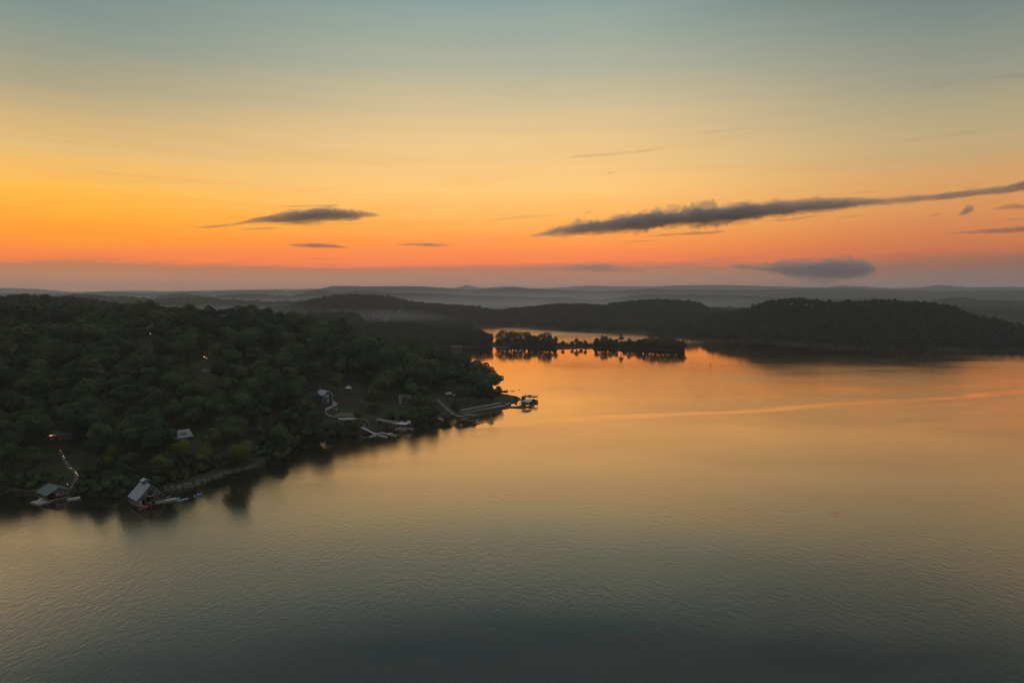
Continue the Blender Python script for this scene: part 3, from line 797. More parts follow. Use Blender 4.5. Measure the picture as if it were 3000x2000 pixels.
LIB = {}
def lod(level, kind, seed):
    kk = (level, kind, seed)
    if kk not in LIB:
        g = np.random.default_rng(900 + seed + 50 * level)
        nl, lf, lb = {0: (1100, 1.05, 16), 1: (330, 1.7, 12), 2: (130, 2.5, 9)}[level]
        H, W, low = {'broad': (17, 6.3, .3 if level == 0 else .06), 'low': (12, 5.2, .02), 'thin': (13, 3.6, .25)}[kind]
        H *= g.uniform(.9, 1.15); W *= g.uniform(.85, 1.15)
        LIB[kk] = (*crown_arrays(g, H, W, nl, lf, lb, low), H, W)
    return LIB[kk]

def forest(name, label, x, y, z, s, level, kind, mat, rng, kinds=6):
    V, Q, T, off = [], [], [], 0
    for i in range(len(x)):
        lv = level if np.isscalar(level) else level[i]
        v, q, t, H, W = lod(int(lv), kind, int(rng.integers(0, kinds)))
        a = rng.uniform(0, 6.28); c, sn = math.cos(a), math.sin(a)
        sx, sz = s[i] * rng.uniform(.9, 1.12), s[i] * rng.uniform(.9, 1.1)
        w = np.empty_like(v)
        w[:, 0] = (v[:, 0] * c - v[:, 1] * sn) * sx + x[i]; w[:, 1] = (v[:, 0] * sn + v[:, 1] * c) * sx + y[i]; w[:, 2] = v[:, 2] * sz + z[i] - .5
        V.append(w); Q.append(q + off); off += len(v)
        T.append(np.clip(t * .6 + rng.uniform(0, 1.0) * .9, 0, 1.7))
    me = np_mesh(name, np.concatenate(V), quads=np.concatenate(Q), attr=np.concatenate(T))
    print(name, len(x), 'trees', len(me.polygons), 'faces')
    return tag(link_mesh(name, me, None, M[mat]), label, kind='stuff')

rest = order[N_IND:]
forest('hillside_forest', 'dense dark-green canopy over the upper slope of the near hill', x[rest], y[rest], z[rest], s[rest], 0, 'broad', 'leaf', rng)

# --- woods further away, each hill one mass
def wood(name, label, spacing, rlo, rhi, pxlo, pxhi, cond, level, kind='broad', smin=.7, smax=1.0, edge=-.5, seed=1):
    g = np.random.default_rng(seed)
    x, y = make_points(spacing, rlo, rhi, math.atan((pxlo - 1500) / 2000), math.atan((pxhi - 1500) / 2000), g)
    sd = signed_dist(x, y); z = height(x, y, sd)
    px, py = project(x, y, z); rr = np.hypot(x, y)
    k = (sd > edge) & cond(px, py, rr)
    return [v[k] for v in (x, y, z)] + [g.uniform(smin, smax, k.sum())] + [name, label, level, kind, g]
woods = [
    wood('valley_forest', 'misty dark wood on the low ground and ridges behind the left hillside', 11, 700, 2000, -60, 1120, lambda a, b, d: (d > 800) | (a < 1000), 2, seed=21),
    wood('headland_forest', 'dark wooded neck of land left of the narrow island spit', 9.5, 1000, 1340, 900, 1440, lambda a, b, d: (a < 1385) | (d < 1250), 1, seed=22),
    wood('far_shore_forest', 'dark wooded hill along the far shore behind the island', 11, 1200, 2050, 1120, 2300, lambda a, b, d: (d > 1420) | (a > 1900), 2, seed=23),
    wood('right_hill_forest', 'large dark wooded hill rising from the water on the right', 10, 930, 1600, 2060, 3080, lambda a, b, d: (a > 2250) | (d < 1430), 1, seed=24),
]
AX = np.concatenate([w[0] for w in woods]); AY = np.concatenate([w[1] for w in woods]); AZ_ = np.concatenate([w[2] for w in woods])
bx = np.concatenate([x, AX]); by = np.concatenate([y, AY]); bz = np.concatenate([z, AZ_])
bh = np.concatenate([HH, np.full(len(AX), 15.0)]); bw = np.concatenate([WW, np.full(len(AX), 6.0)])
vis = visible_only(bx, by, bz, bh, bw, 4.0)[len(x):]
o = 0
for w in woods:
    n = len(w[0]); kk = vis[o:o + n]; o += n
    xx, yy, zz, ss = [w[q][kk] for q in range(4)]
    rr = np.hypot(xx, yy)
    forest(w[4], w[5], xx, yy, zz, ss, w[6], w[7], 'leaf_far', w[8])

# --- trees one can tell apart: base pixel, height in pixels, kind
def feature(px_, py_, hpx, key, name, label, grp=None, cat='tree', onland=True, zmin=.4):
    p = ground_at(px_, py_)
    rr = math.hypot(p[0], p[1]); H = hpx * math.hypot(rr, CAM_H) / 2000
    return tree(key, p[0], p[1], max(p[2], zmin) - .2, H / PROTO[key]['H'], random.uniform(0, 6.28), name, label, cat, grp)
feature(472, 1392, 62, 'yellow2', 'broadleaf_tree', 'small yellow-green tree just right of the tall gabled boathouse')
feature(530, 1362, 74, 'yellow0', 'broadleaf_tree', 'yellow-green tree below the metal-roofed cottage, left of a thinner one')
feature(604, 1372, 78, 'yellow1', 'broadleaf_tree', 'brightest yellow tree on the bank below the cottage')
feature(708, 1376, 88, 'yellow0', 'broadleaf_tree', 'tall rounded yellow-green tree at the water right of the brightest yellow one')
feature(642, 1300, 60, 'yellow1', 'broadleaf_tree', 'slim yellow-green tree on the slope right of the cottage')
feature(318, 1372, 68, 'yellow2', 'broadleaf_tree', 'dull green-yellow tree between the lit path and the tall gabled boathouse')
feature(455, 1306, 82, 'broad3', 'broadleaf_tree', 'broad dark round tree half hiding the left end of the metal-roofed cottage')
feature(908, 1204, 70, 'broad1', 'broadleaf_tree', 'dark round tree half hiding the left side of the dark blue house')
feature(494, 1316, 66, 'broad5', 'broadleaf_tree', 'dark tree overlapping the lower left corner of the metal-roofed cottage')
feature(968, 1190, 36, 'conifer0', 'conical_tree', 'narrow dark cone-shaped evergreen beside the dark blue house')
feature(700, 925, 36, 'sil0', 'broadleaf_tree', 'dark round tree sticking up above the skyline of the near hill')
feature(1047, 1222, 15, 'shrub0', 'shrub', 'low dark round bush beside the fire pit terrace', cat='shrub')
feature(1094, 1212, 40, 'shore2', 'broadleaf_tree', 'dark bushy tree at the right edge of the lawn')
feature(1375, 1185, 60, 'broad3', 'broadleaf_tree', 'dark full tree behind the middle of the upper seawall')
feature(1352, 1190, 62, 'broad0', 'broadleaf_tree', 'dark full tree behind the left end of the upper seawall')
feature(1418, 1160, 58, 'broad1', 'broadleaf_tree', 'tall dark tree at the right edge of the wooded point')
feature(1437, 1182, 58, 'sil0', 'broadleaf_tree', 'open see-through tree on the grassy tip beside the swim platform')
feature(1458, 1167, 42, 'sil1', 'broadleaf_tree', 'small open tree leaning over the water at the grassy tip')
feature(1405, 1178, 60, 'sil0', 'broadleaf_tree', 'dark tree at the inner end of the grassy tip')
feature(1512, 1168, 8, 'shrub0', 'shrub', 'small dark bush at the very end of the grassy tip', cat='shrub')
# island and spit silhouettes
ISL = [(1408, 1010, 46, 'sil0'), (1425, 1011, 42, 'sil0'), (1436, 1012, 40, 'sil1'), (1392, 1010, 44, 'sil0'),
       (1463, 1009, 40, 'sil0'), (1476, 1009, 42, 'sil0'), (1490, 1010, 40, 'sil1'), (1505, 1010, 44, 'sil0'), (1517, 1010, 44, 'sil0'), (1530, 1010, 42, 'sil0'), (1547, 1011, 40, 'sil1'),
       (1560, 1012, 32, 'sil3'), (1573, 1012, 30, 'sil3'), (1588, 1014, 38, 'sil0'), (1600, 1015, 42, 'sil0'), (1611, 1015, 34, 'sil1'), (1626, 1014, 28, 'sil1'),
       (1649, 1014, 18, 'sil1'), (1676, 1014, 16, 'sil1'), (1689, 1014, 24, 'sil1'), (1702, 1014, 18, 'sil3'), (1715, 1014, 18, 'sil1'),
       (1748, 1015, 28, 'sil1'), (1766, 1016, 42, 'sil0'), (1775, 1016, 36, 'sil0'), (1787, 1016, 30, 'sil1'), (1803, 1017, 26, 'sil3'), (1820, 1017, 42, 'sil2'), (1832, 1018, 22, 'sil3'),
       (1845, 1018, 27, 'sil1'), (1860, 1019, 26, 'sil3'), (1877, 1020, 30, 'sil3'), (1893, 1021, 36, 'sil0'), (1908, 1022, 44, 'sil0'), (1921, 1023, 38, 'sil1'), (1935, 1023, 46, 'sil0'),
       (1950, 1025, 42, 'sil0'), (1963, 1026, 42, 'sil0'), (1978, 1027, 36, 'sil0'), (1992, 1027, 32, 'sil3'), (2001, 1028, 26, 'sil3')]
for a, b, h, key in ISL:
    if a < 1445: lab, g = 'dark tree at the water end of the wooded neck left of the gap', 'trees left of the gap in the spit'
    elif a < 1615: lab, g = 'dark lakeside tree on the left wooded part of the island spit', 'trees on the left part of the island'
    elif a < 1740: lab, g = 'small thin tree on the low bare middle of the island spit', 'small trees on the low middle of the island'
    else: lab, g = 'dark lakeside tree on the right wooded end of the island spit', 'trees on the right end of the island'
    if (a, b) == (1820, 1017): lab, g = 'tall bare-stemmed tree with a round tuft standing out above the island', None
    feature(a, b, h * (1.12 if a < 1740 else 1.04) * random.uniform(.9, 1.1), key, 'island_tree', lab, g)
# low growth under the island trees
g = np.random.default_rng(77)
ux, uy, uz = [], [], []
for a in np.concatenate([np.arange(1455, 1625, 2.2), np.arange(1625, 1742, 4), np.arange(1742, 2004, 2.0)]):
    for _ in range(4):
        t = g.uniform(-.06, .98)
        b0 = np.interp(a, [1450, 1560, 1620, 1700, 1750, 1860, 1920, 1970, 2002], [1013, 1016, 1018, 1017, 1017, 1022, 1025, 1028, 1029])
        b1 = np.interp(a, [1450, 1560, 1620, 1680, 1750, 1840, 1900, 1960, 2002], [1005, 1006, 1010, 1012, 1011, 1011, 1014, 1019, 1024])
        p = at(a, b0 + (b1 - b0) * t); ux.append(p[0]); uy.append(p[1])
ux, uy = np.array(ux), np.array(uy); uz = np.maximum(height(ux, uy), .0)
upx, _ = project(ux, uy, uz)
us = np.where((upx > 1630) & (upx < 1740), .22, .46) * g.uniform(.7, 1.25, len(ux))
forest('island_undergrowth', 'low dark bushes along the whole island spit', ux, uy, uz, us, 1, 'low', 'leaf_sil', g)

# brush overhanging the near shoreline
x_, y_ = make_points(3.3, 225, 640, R(-41), R(0), g)
sd_ = signed_dist(x_, y_); k = (sd_ > -.6) & (sd_ < 15); x_, y_, sd_ = x_[k], y_[k], sd_[k]
z_ = height(x_, y_, sd_); px_, py_ = project(x_, y_, z_)
k = (px_ > -60) & (px_ < 1345) & ~((px_ > 470) & (px_ < 765) & (sd_ < 5.5)) & (g.uniform(0, 1, len(x_)) < .85)
for nm in ('stairs', 'boathouse_path', 'tip'): k &= ~inside_px(px_, py_, CLEAR[nm])
k &= ~(inside_px(px_, py_, CLEAR['bank']) & (g.uniform(0, 1, len(x_)) < .6))
k &= ~((px_ > 384) & (px_ < 470) & (py_ > 1435))
x_, y_, z_ = x_[k], y_[k], z_[k]
forest('shore_brush', 'dark low brush overhanging the near shoreline', x_, y_, z_, g.uniform(.22, .5, len(x_)) * np.where(inside_px(px_[k], py_[k], CLEAR['bank']), .5, 1), 1, 'low', 'leaf', g)
# ------------------------------------------------------------------ docks, houses, boats
def frame(pa, pb):                      # origin pa, rotation so that local x runs to pb
    return math.atan2(pb[1] - pa[1], pb[0] - pa[0])

def rail(mb, pts, h=1.0, step=1.8, t=.07):
    for a, b in zip(pts, pts[1:]):
        L = math.dist(a[:2], b[:2]); n = max(1, int(round(L / step)))
        for k in range(n + 1):
            p = [a[i] + (b[i] - a[i]) * k / n for i in range(3)]
            mb.beam((p[0], p[1], p[2]), (p[0], p[1], p[2] + h), t * 1.3)
        for hh in (h, h * .5):
            mb.beam((a[0], a[1], a[2] + hh), (b[0], b[1], b[2] + hh), t)

def gable_roof(L, W, ze, zr, over=.5, t=.18):
    """ridge along x, from -L/2 to L/2; two slabs meeting at the ridge"""
    m = MB(); x0, x1 = -L / 2 - over, L / 2 + over
    k = (zr - ze) / (W / 2); yo = W / 2 + over; zo = ze - k * over
    m.poly([(x0, 0, zr), (x1, 0, zr), (x1, -yo, zo), (x0, -yo, zo), (x0, 0, zr - t), (x1, 0, zr - t), (x1, -yo, zo - t), (x0, -yo, zo - t),
            (x0, yo, zo), (x1, yo, zo), (x0, yo, zo - t), (x1, yo, zo - t)],
           [(1, 0, 3, 2), (0, 1, 9, 8), (2, 3, 7, 6), (8, 9, 11, 10), (0, 4, 7, 3), (1, 2, 6, 5), (0, 8, 10, 4), (1, 5, 11, 9), (4, 5, 6, 7), (5, 4, 10, 11)])
    return m

def hip_roof(L, W, ze, zr, ridge, over=.4, t=.15):
    m = MB(); x, y, q = L / 2 + over, W / 2 + over, ridge / 2
    m.poly([(-x, -y, ze), (x, -y, ze), (x, y, ze), (-x, y, ze), (-q, 0, zr), (q, 0, zr), (-x, -y, ze - t), (x, -y, ze - t), (x, y, ze - t), (-x, y, ze - t)],
           [(0, 1, 5, 4), (1, 2, 5), (2, 3, 4, 5), (3, 0, 4), (0, 6, 7, 1), (1, 7, 8, 2), (2, 8, 9, 3), (3, 9, 6, 0), (9, 8, 7, 6)])
    return m

def posts(parent, xy, z0, z1, w=.2, mat='post', name='post'):
    for x, y in xy: MB().box(x, y, (z0 + z1) / 2, w, w, z1 - z0).build(name, M[mat], parent)

def decks(parent, boxes, z=.55, t=.35, mat='deck'):
    for cx, cy, sx, sy in boxes: MB().box(cx, cy, z - t / 2, sx, sy, t).build('deck', M[mat], parent)

def boat(name, label, loc, rz, L=6.0, W=2.2, hull='white', cat='boat', cover=None, screen=True):
    t = thing(name, label, cat, loc, rz)
    n = 9; P, F = [], []
    for i in range(n):
        u = i / (n - 1); x = -L / 2 + L * u
        w = W / 2 * (1 - max(0, (u - .45) / .55) ** 2.2); w = max(w, .03)
        zt = .75 + .25 * u * u
        P += [(x, -w, zt), (x, -w * .75, .1), (x, 0, -.2 + .25 * u * u), (x, w * .75, .1), (x, w, zt)]
    for i in range(n - 1):
        for k in range(4):
            a = i * 5 + k; F.append((a, a + 5, a + 6, a + 1))
    F.append((0, 1, 2, 3, 4))
    P += [(-L / 2 + .2, -W / 2 * .7, .6), (L * .18, -W / 2 * .7, .6), (L * .18, W / 2 * .7, .6), (-L / 2 + .2, W / 2 * .7, .6)]
    m = MB(); m.poly(P, F); m.build('hull', M[hull], t)
    d = MB(); nb = []
    top = [(P[i * 5][0], P[i * 5][1] * .96, P[i * 5][2] + .005) for i in range(n)] + [(P[i * 5 + 4][0], P[i * 5 + 4][1] * .96, P[i * 5 + 4][2] + .005) for i in reversed(range(n))]
    if cover:
        d.ell((-L * .05, 0, .75), (L * .40, W * .45, .62), 10, 6); d.build('cover', M[cover], t, True)
    else:
        d.box(-L * .1, 0, .62, L * .62, W * .74, .08); d.build('deck', M['deck'], t)
        s = MB(); s.box(-L * .28, 0, .9, .6, W * .6, .5); s.box(L * .02, -W * .2, .9, .5, .5, .5); s.box(L * .02, W * .2, .9, .5, .5, .5); s.build('seat', M['grey_white'], t)
        if screen:
            MB().poly([(L * .16, -W * .36, .85), (L * .16, W * .36, .85), (L * .08, W * .32, 1.4), (L * .08, -W * .32, 1.4), (L * .15, -W * .36, .85), (L * .15, W * .36, .85), (L * .07, W * .32, 1.4), (L * .07, -W * .32, 1.4)],
                      [(0, 1, 2, 3), (5, 4, 7, 6), (0, 4, 5, 1), (3, 2, 6, 7), (1, 5, 6, 2), (0, 3, 7, 4)]).build('windscreen', M['window'], t)
    MB().box(-L / 2 - .22, 0, .6, .4, .45, .9).build('outboard_motor', M['black'], t)
    return t

def kayak(name, label, loc, rz, mat, L=3.2, W=.8, cat='kayak', grp=None):
    t = thing(name, label, cat, loc, rz, grp)
    m = MB(); n = 9
    m.tube([(-L / 2 + L * i / (n - 1), 0, .18 + .14 * abs(2 * i / (n - 1) - 1) ** 3) for i in range(n)], [max(.04, W / 2 * (1 - abs(2 * i / (n - 1) - 1) ** 2.4)) for i in range(n)], 8)
    m.build('hull', M[mat], t, True)
    MB().ell((0, 0, .18 + W * .34), (.5, W * .28, .14), 10, 6).build('cockpit', M['black'], t)
    return t

# 1 the green-roofed boathouse on the left
def mid(a, b): return (a + b) / 2
A, B_, D_ = at(138, 1448, 3.0), at(214, 1438, 3.0), at(112, 1436, 3.0)
rz = math.atan2(D_[1] - A[1], D_[0] - A[0])          # local x = along the ridge, away from the camera
wv = B_ - A; W1 = abs(-math.sin(rz) * wv[0] + math.cos(rz) * wv[1]); L1 = max(7.0, math.dist(A[:2], D_[:2]))
c1 = A[:2] + (D_ - A)[:2] / 2 + np.array([-math.sin(rz), math.cos(rz)]) * (-math.sin(rz) * wv[0] + math.cos(rz) * wv[1]) / 2
W1 = min(W1, 13.0)
print('boathouse1', L1, W1, c1, math.degrees(rz))
t = thing('boathouse', 'low open boathouse with a green metal gable roof beside the lit path', 'boathouse', (*c1, 0), rz)
gable_roof(L1, W1, 3.0, 5.0, .7).build('roof', M['green_roof'], t)
for sx in (-1, 1):
    MB().poly([(sx * L1 / 2, -W1 / 2, 3.0), (sx * L1 / 2, W1 / 2, 3.0), (sx * L1 / 2, 0, 4.8), (sx * (L1 / 2 - .12), -W1 / 2, 3.0), (sx * (L1 / 2 - .12), W1 / 2, 3.0), (sx * (L1 / 2 - .12), 0, 4.8)],
              [(0, 1, 2), (5, 4, 3), (0, 3, 4, 1), (1, 4, 5, 2), (2, 5, 3, 0)]).build('gable', M['siding'], t)
posts(t, [(sx * (L1 / 2 - .1), sy * W1 / 2 * k) for sx in (-1, 1) for sy, k in ((-1, .98), (1, .98), (1, .33), (-1, .33))], -1, 3.0, .22)
decks(t, [(-L1 / 2 + .2, 0, 1.4, W1), (L1 / 2 - .2, 0, 1.4, W1), (0, W1 / 2 - .6, L1, 1.2), (0, -W1 / 2 + .6, L1, 1.2), (0, 0, L1, 1.2)])
m = MB()
for k in range(6): m.box(-L1 / 2 + .35 + .0 * k, -W1 * .42 + k * W1 * .10, 2.2, .1, W1 * .06, 1.5)
m.build('slat_screen', M['deck_pale'], t)
MB().box(L1 * .3, W1 * .1, 1.2, 2.2, 3.0, 1.3).build('locker', M['wood_dark'], t)
P1, P2 = at(140, 1474, 0), at(214, 1460, 0)
q = thing('swim_platform', 'pale floating platform with a jet ski at the left of the green-roofed boathouse', 'platform', (*at(122, 1470)[:2], 0), frame(at(102, 1466), at(140, 1475)))
decks(q, [(0, 0, 5.6, 5.0)], .4, .4, 'deck_pale'); posts(q, [(-2.6, -2.3), (2.6, -2.3)], -1, 1.1, .16)
jl = at(125, 1467); j = thing('jet_ski', 'small white and blue jet ski parked on the pale floating platform', 'jet ski', (jl[0], jl[1], .42), frame(at(118, 1468), at(134, 1463)))
MB().tube([(-1.5, 0, .3), (-.8, 0, .35), (.4, 0, .42), (1.2, 0, .45), (1.6, 0, .5)], [.35, .5, .5, .34, .06], 8).build('hull', M['white'], j, True)
MB().box(-.4, 0, .92, 1.3, .36, .3).build('seat', M['blue'], j)
MB().beam((.45, -.4, 1.25), (.45, .4, 1.25), .08).beam((.55, 0, .8), (.45, 0, 1.25), .1).build('handlebar', M['black'], j)
q = thing('swim_platform', 'pale floating platform at the right end of the green-roofed boathouse', 'platform', (*at(216, 1461)[:2], 0), frame(at(205, 1464), at(228, 1460)))
decks(q, [(0, 0, 4.2, 2.6)], .4, .4, 'deck_pale')

# 2 the tall gabled boathouse
A, B_, D_ = at(399, 1462, 2.9), at(482, 1445, 2.9), at(376, 1449, 2.9)
wv = B_ - A
rz = math.atan2(wv[1], wv[0]) + math.pi / 2
W2 = math.dist(A[:2], B_[:2]) - 1.0; dv_ = np.array([math.cos(rz), math.sin(rz)]); L2 = max(5.0, (D_ - A)[:2] @ dv_)
c2 = A[:2] + wv[:2] / 2 + dv_ * L2 / 2
print('boathouse2', W2, L2, c2, math.degrees(rz))
t = thing('boathouse', 'tall two-storey boathouse with a steep grey metal gable roof', 'boathouse', (*c2, 0), rz)
RZ2 = 7.6
rf = gable_roof(L2, W2, 2.9, RZ2, .6).build('roof', M['metal_roof'], t)
m = MB()
k = (RZ2 - 2.9) / (W2 / 2)
for i in range(int(L2 + 1)):
    x_ = -L2 / 2 - .4 + i * 1.0
    for sy in (-1, 1): m.beam((x_, sy * .1, RZ2 - .1 * k + .03), (x_, sy * (W2 / 2 + .55), 2.9 - .55 * k + .03), .06)
m.build('roof_seam', M['metal_roof'], rf)
cu = gable_roof(2.6, 2.2, RZ2 + .7, RZ2 + 1.3, .25, .12); o = cu.build('cupola', M['metal_roof'], rf); o.location = (L2 * .12, 0, 0)
o = MB().box(L2 * .12, 0, RZ2 + .1, 2.5, 2.0, 1.3).build('cupola_wall', M['siding'], rf)
for sx in (-1, 1):
    x_ = sx * L2 / 2
    g = MB().poly([(x_, -W2 / 2, 2.9), (x_, W2 / 2, 2.9), (x_, 0, RZ2 - .2), (x_ - sx * .15, -W2 / 2, 2.9), (x_ - sx * .15, W2 / 2, 2.9), (x_ - sx * .15, 0, RZ2 - .2)],
              [(0, 1, 2), (5, 4, 3), (0, 3, 4, 1), (1, 4, 5, 2), (2, 5, 3, 0)]).build('gable_wall', M['siding'], t)
    if sx < 0:
        MB().box(x_ - .05, 0, 4.3, .12, 1.5, 2.0).build('doorway_shade', M['opening_shade'], g)  # solid slab on the gable; the opening's inner shade is put into its colour
        MB().box(x_ - .55, 0, 3.2, 1.0, 2.0, .14).build('balcony', M['deck_pale'], g)
MB().box(0, 0, 2.78, L2, W2, .22).build('upper_floor', M['wood_dark'], t)
posts(t, [(sx * (L2 / 2 - .15), W2 / 2 * f) for sx in (-1, 1) for f in (-.97, -.4, .0, .4, .97)], -1, 2.7, .24)
decks(t, [(L2 / 2 - .6, 0, 1.4, W2), (0, -W2 / 2 + .7, L2 + 1.5, 1.6), (0, W2 / 2 - .7, L2 + 2.2, 1.8), (-.3, .4, L2 + 1.0, 1.2)])
MB().box(L2 * .2, -W2 * .18, 1.3, 2.0, 2.2, 1.5).build('locker', M['wood_dark'], t)
MB().box(-L2 * .3, W2 * .36, 1.25, .9, 1.4, 1.4).build('cabinet', M['grey_white'], t)
boat('motor_boat', 'small covered motor boat moored under the tall gabled boathouse', (*(c2 + dv_ * -.6 + np.array([dv_[1], -dv_[0]]) * W2 * .2), .05), rz + math.pi, 5, 2, 'grey_white', cover='rubber')
q = thing('floating_deck', 'long pale floating deck reaching right from the tall gabled boathouse', 'deck', (*at(486, 1467)[:2], 0), frame(at(462, 1472), at(508, 1464)))
decks(q, [(0, 0, 7.6, 2.6)], .45, .4, 'deck_pale'); posts(q, [(-3.7, -1.2), (3.7, -1.2), (3.7, 1.2)], -1, 1.2, .16)
def lounge(px_, py_, mat, label):
    p = at(px_, py_); s_ = thing('deck_chair', label, 'chair', (p[0], p[1], .46), random.uniform(0, 3))
    MB().box(0, 0, .35, 1.3, .6, .08).build('seat', M[mat], s_); MB().poly([(-.6, -.3, .38), (-.6, .3, .38), (-1.0, .3, 1.0), (-1.0, -.3, 1.0), (-.66, -.3, .38), (-.66, .3, .38), (-1.06, .3, 1.0), (-1.06, -.3, 1.0)], [(0, 1, 2, 3), (5, 4, 7, 6), (0, 4, 5, 1), (3, 2, 6, 7), (1, 5, 6, 2), (0, 3, 7, 4)]).build('backrest', M[mat], s_)
    for x_, y_ in ((-.55, -.25), (-.55, .25), (.55, -.25), (.55, .25)): MB().box(x_, y_, .16, .06, .06, .31).build('leg', M['wood_dark'], s_)
lounge(482, 1464, 'blue', 'small dark blue chair on the long floating deck')
lounge(492, 1461, 'grey_white', 'small pale grey chair on the long floating deck')
def float_bed(px_, py_, L, W, rz_, mat, name, label, seat=False):
    p = at(px_, py_); s_ = thing(name, label, 'pool float', (p[0], p[1], 0), rz_)
    b = MB(); b.tube([(-L / 2, -W / 2, .2), (L / 2, -W / 2, .2), ], [.22, .22], 8); b.tube([(-L / 2, W / 2, .2), (L / 2, W / 2, .2)], [.22, .22], 8); b.tube([(-L / 2, -W / 2, .2), (-L / 2, W / 2, .2)], [.22, .22], 8); b.tube([(L / 2, -W / 2, .2), (L / 2, W / 2, .2)], [.22, .22], 8)
    b.build('tube_rim', M[mat], s_, True); MB().box(0, 0, .2, L * .95, W * .95, .16).build('mat', M[mat], s_)
    if seat: MB().box(L * .3, W * .2, .55, L * .35, W * .5, .5).build('backrest', M[mat], s_)
    return s_
ra = frame(at(502, 1462), at(524, 1460))
float_bed(513, 1462, 2.7, 1.7, ra, 'cyan', 'inflatable_raft', 'light blue inflatable raft between the floating deck and the green mat')
float_bed(585, 1450, 2.0, 1.5, frame(at(575, 1452), at(594, 1449)), 'blue', 'inflatable_lounge', 'bright blue inflatable lounge drifting off the shore by itself', True)
p = at(533, 1464); s_ = thing('floating_mat', 'long green foam mat floating at the end of the deck', 'water mat', (p[0], p[1], .02), frame(at(518, 1468), at(550, 1461)))
MB().box(0, 0, .07, 4.0, 1.5, .14).build('mat', M['teal'], s_); MB().box(2.25, 0, .06, .5, 1.3, .12).build('end_strip', M['deck_pale'], s_)
kayak('kayak', 'red kayak floating in front of the tall gabled boathouse', (*at(423, 1484)[:2], -.05), frame(at(417, 1485), at(430, 1482)), 'red', 3.0)
p = at(570, 1453); MBo = MB().ell((0, 0, .1), (.28, .28, .28), 10, 8).build('mooring_buoy', M['white'], None, True); MBo.location = (p[0], p[1], 0)
tag(MBo, 'tiny white ball buoy left of the drifting blue lounge', 'buoy')

# 3 the cottage roof in the wood
pc = ground_at(528, 1292); print('cottage', pc, math.hypot(*pc[:2])); rz3 = frame(at(504, 1283, pc[2] + 3), at(545, 1276, pc[2] + 3))
t = thing('cottage', 'cottage with a pale grey metal roof half hidden in the wood', 'house', tuple(pc), rz3)
L3, W3 = 8.0, 7.0
MB().box(0, 0, 1.2, L3 - .4, W3 - .4, 3.4).build('wall', M['siding'], t)
rf = gable_roof(L3, W3, 2.9, 5.6, .6).build('roof', M['cottage_roof'], t)
MB().poly([(-1.2, -W3 / 2 + .7, 3.55), (2.2, -W3 / 2 + .7, 3.55), (2.2, -W3 * .2, 4.42), (-1.2, -W3 * .2, 4.42), (-1.2, -W3 / 2 + .7, 4.0), (2.2, -W3 / 2 + .7, 4.0), (2.2, -W3 * .17, 4.62), (-1.2, -W3 * .17, 4.62)],
          [(0, 1, 2, 3), (7, 6, 5, 4), (0, 4, 5, 1), (2, 6, 7, 3), (1, 5, 6, 2), (0, 3, 7, 4)]).build('dormer', M['siding'], rf)
for sx in (-1, 1):
    MB().poly([(sx * 3.7, -W3 / 2 + .2, 2.9), (sx * 3.7, W3 / 2 - .2, 2.9), (sx * 3.7, 0, 5.4), (sx * 3.55, -W3 / 2 + .2, 2.9), (sx * 3.55, W3 / 2 - .2, 2.9), (sx * 3.55, 0, 5.4)], [(0, 1, 2), (5, 4, 3), (0, 3, 4, 1), (1, 4, 5, 2), (2, 5, 3, 0)]).build('gable', M['siding'], t)
MB().box(0, -W3 / 2 + .17, 1.5, 2.2, .1, 1.3).build('window', M['window'], t)

# 4 the dark blue house
pc = ground_at(950, 1176); rr4 = math.hypot(*pc[:2]); mpx = math.hypot(rr4, 60) / 2000
az4 = math.atan2(pc[0], pc[1])
rz4 = -az4 + R(118)                                    # ridge runs away to the left; gable faces right and to the lake
t = thing('house', 'dark blue house with white trim and a pale grey roof beside the lawn', 'house', tuple(pc), rz4)
L4, W4, E4, T4 = 9.0, 6.6, 5.2, 7.6
MB().box(0, 0, E4 / 2 - .8, L4, W4, E4 + 1.6).build('wall', M['blue_siding'], t)
gable_roof(L4, W4, E4, T4, .45, .2).build('roof', M['shingle'], t)
sx = -1
MB().poly([(sx * L4 / 2, -W4 / 2, E4), (sx * L4 / 2, W4 / 2, E4), (sx * L4 / 2, 0, T4 - .25), (-sx * L4 / 2, -W4 / 2, E4), (-sx * L4 / 2, W4 / 2, E4), (-sx * L4 / 2, 0, T4 - .25)],
          [(0, 1, 2), (5, 4, 3), (0, 3, 4, 1), (1, 4, 5, 2), (2, 5, 3, 0)]).build('gable', M['blue_siding'], t)
x_ = -L4 / 2
m = MB(); kk = (T4 - E4) / (W4 / 2)
for sy in (-1, 1): m.beam((x_ - .5, 0, T4 - .1), (x_ - .5, sy * (W4 / 2 + .5), E4 - .5 * kk - .1), .12, .28)
m.beam((x_ - .08, -W4 / 2, 0), (x_ - .08, -W4 / 2, E4), .18); m.beam((x_ - .08, W4 / 2, 0), (x_ - .08, W4 / 2, E4), .18)
m.build('white_trim', M['white'], t)
for (cy_, cz_, w_, h_) in ((.6, 4.1, 2.6, 1.7), (-.4, 1.2, 1.5, 1.9)):
    wn = MB().box(x_ - .06, cy_, cz_, .12, w_, h_).build('window', M['window'], t)
    f = MB()
    for s_ in (-1, 1): f.box(x_ - .14, cy_ + s_ * w_ / 2, cz_, .1, .16, h_ + .16); f.box(x_ - .14, cy_, cz_ + s_ * h_ / 2, .104, w_, .16)
    for q_ in (-.17, .17): f.box(x_ - .14, cy_ + q_ * w_, cz_, .09, .1, h_)
    f.build('frame', M['white'], wn)

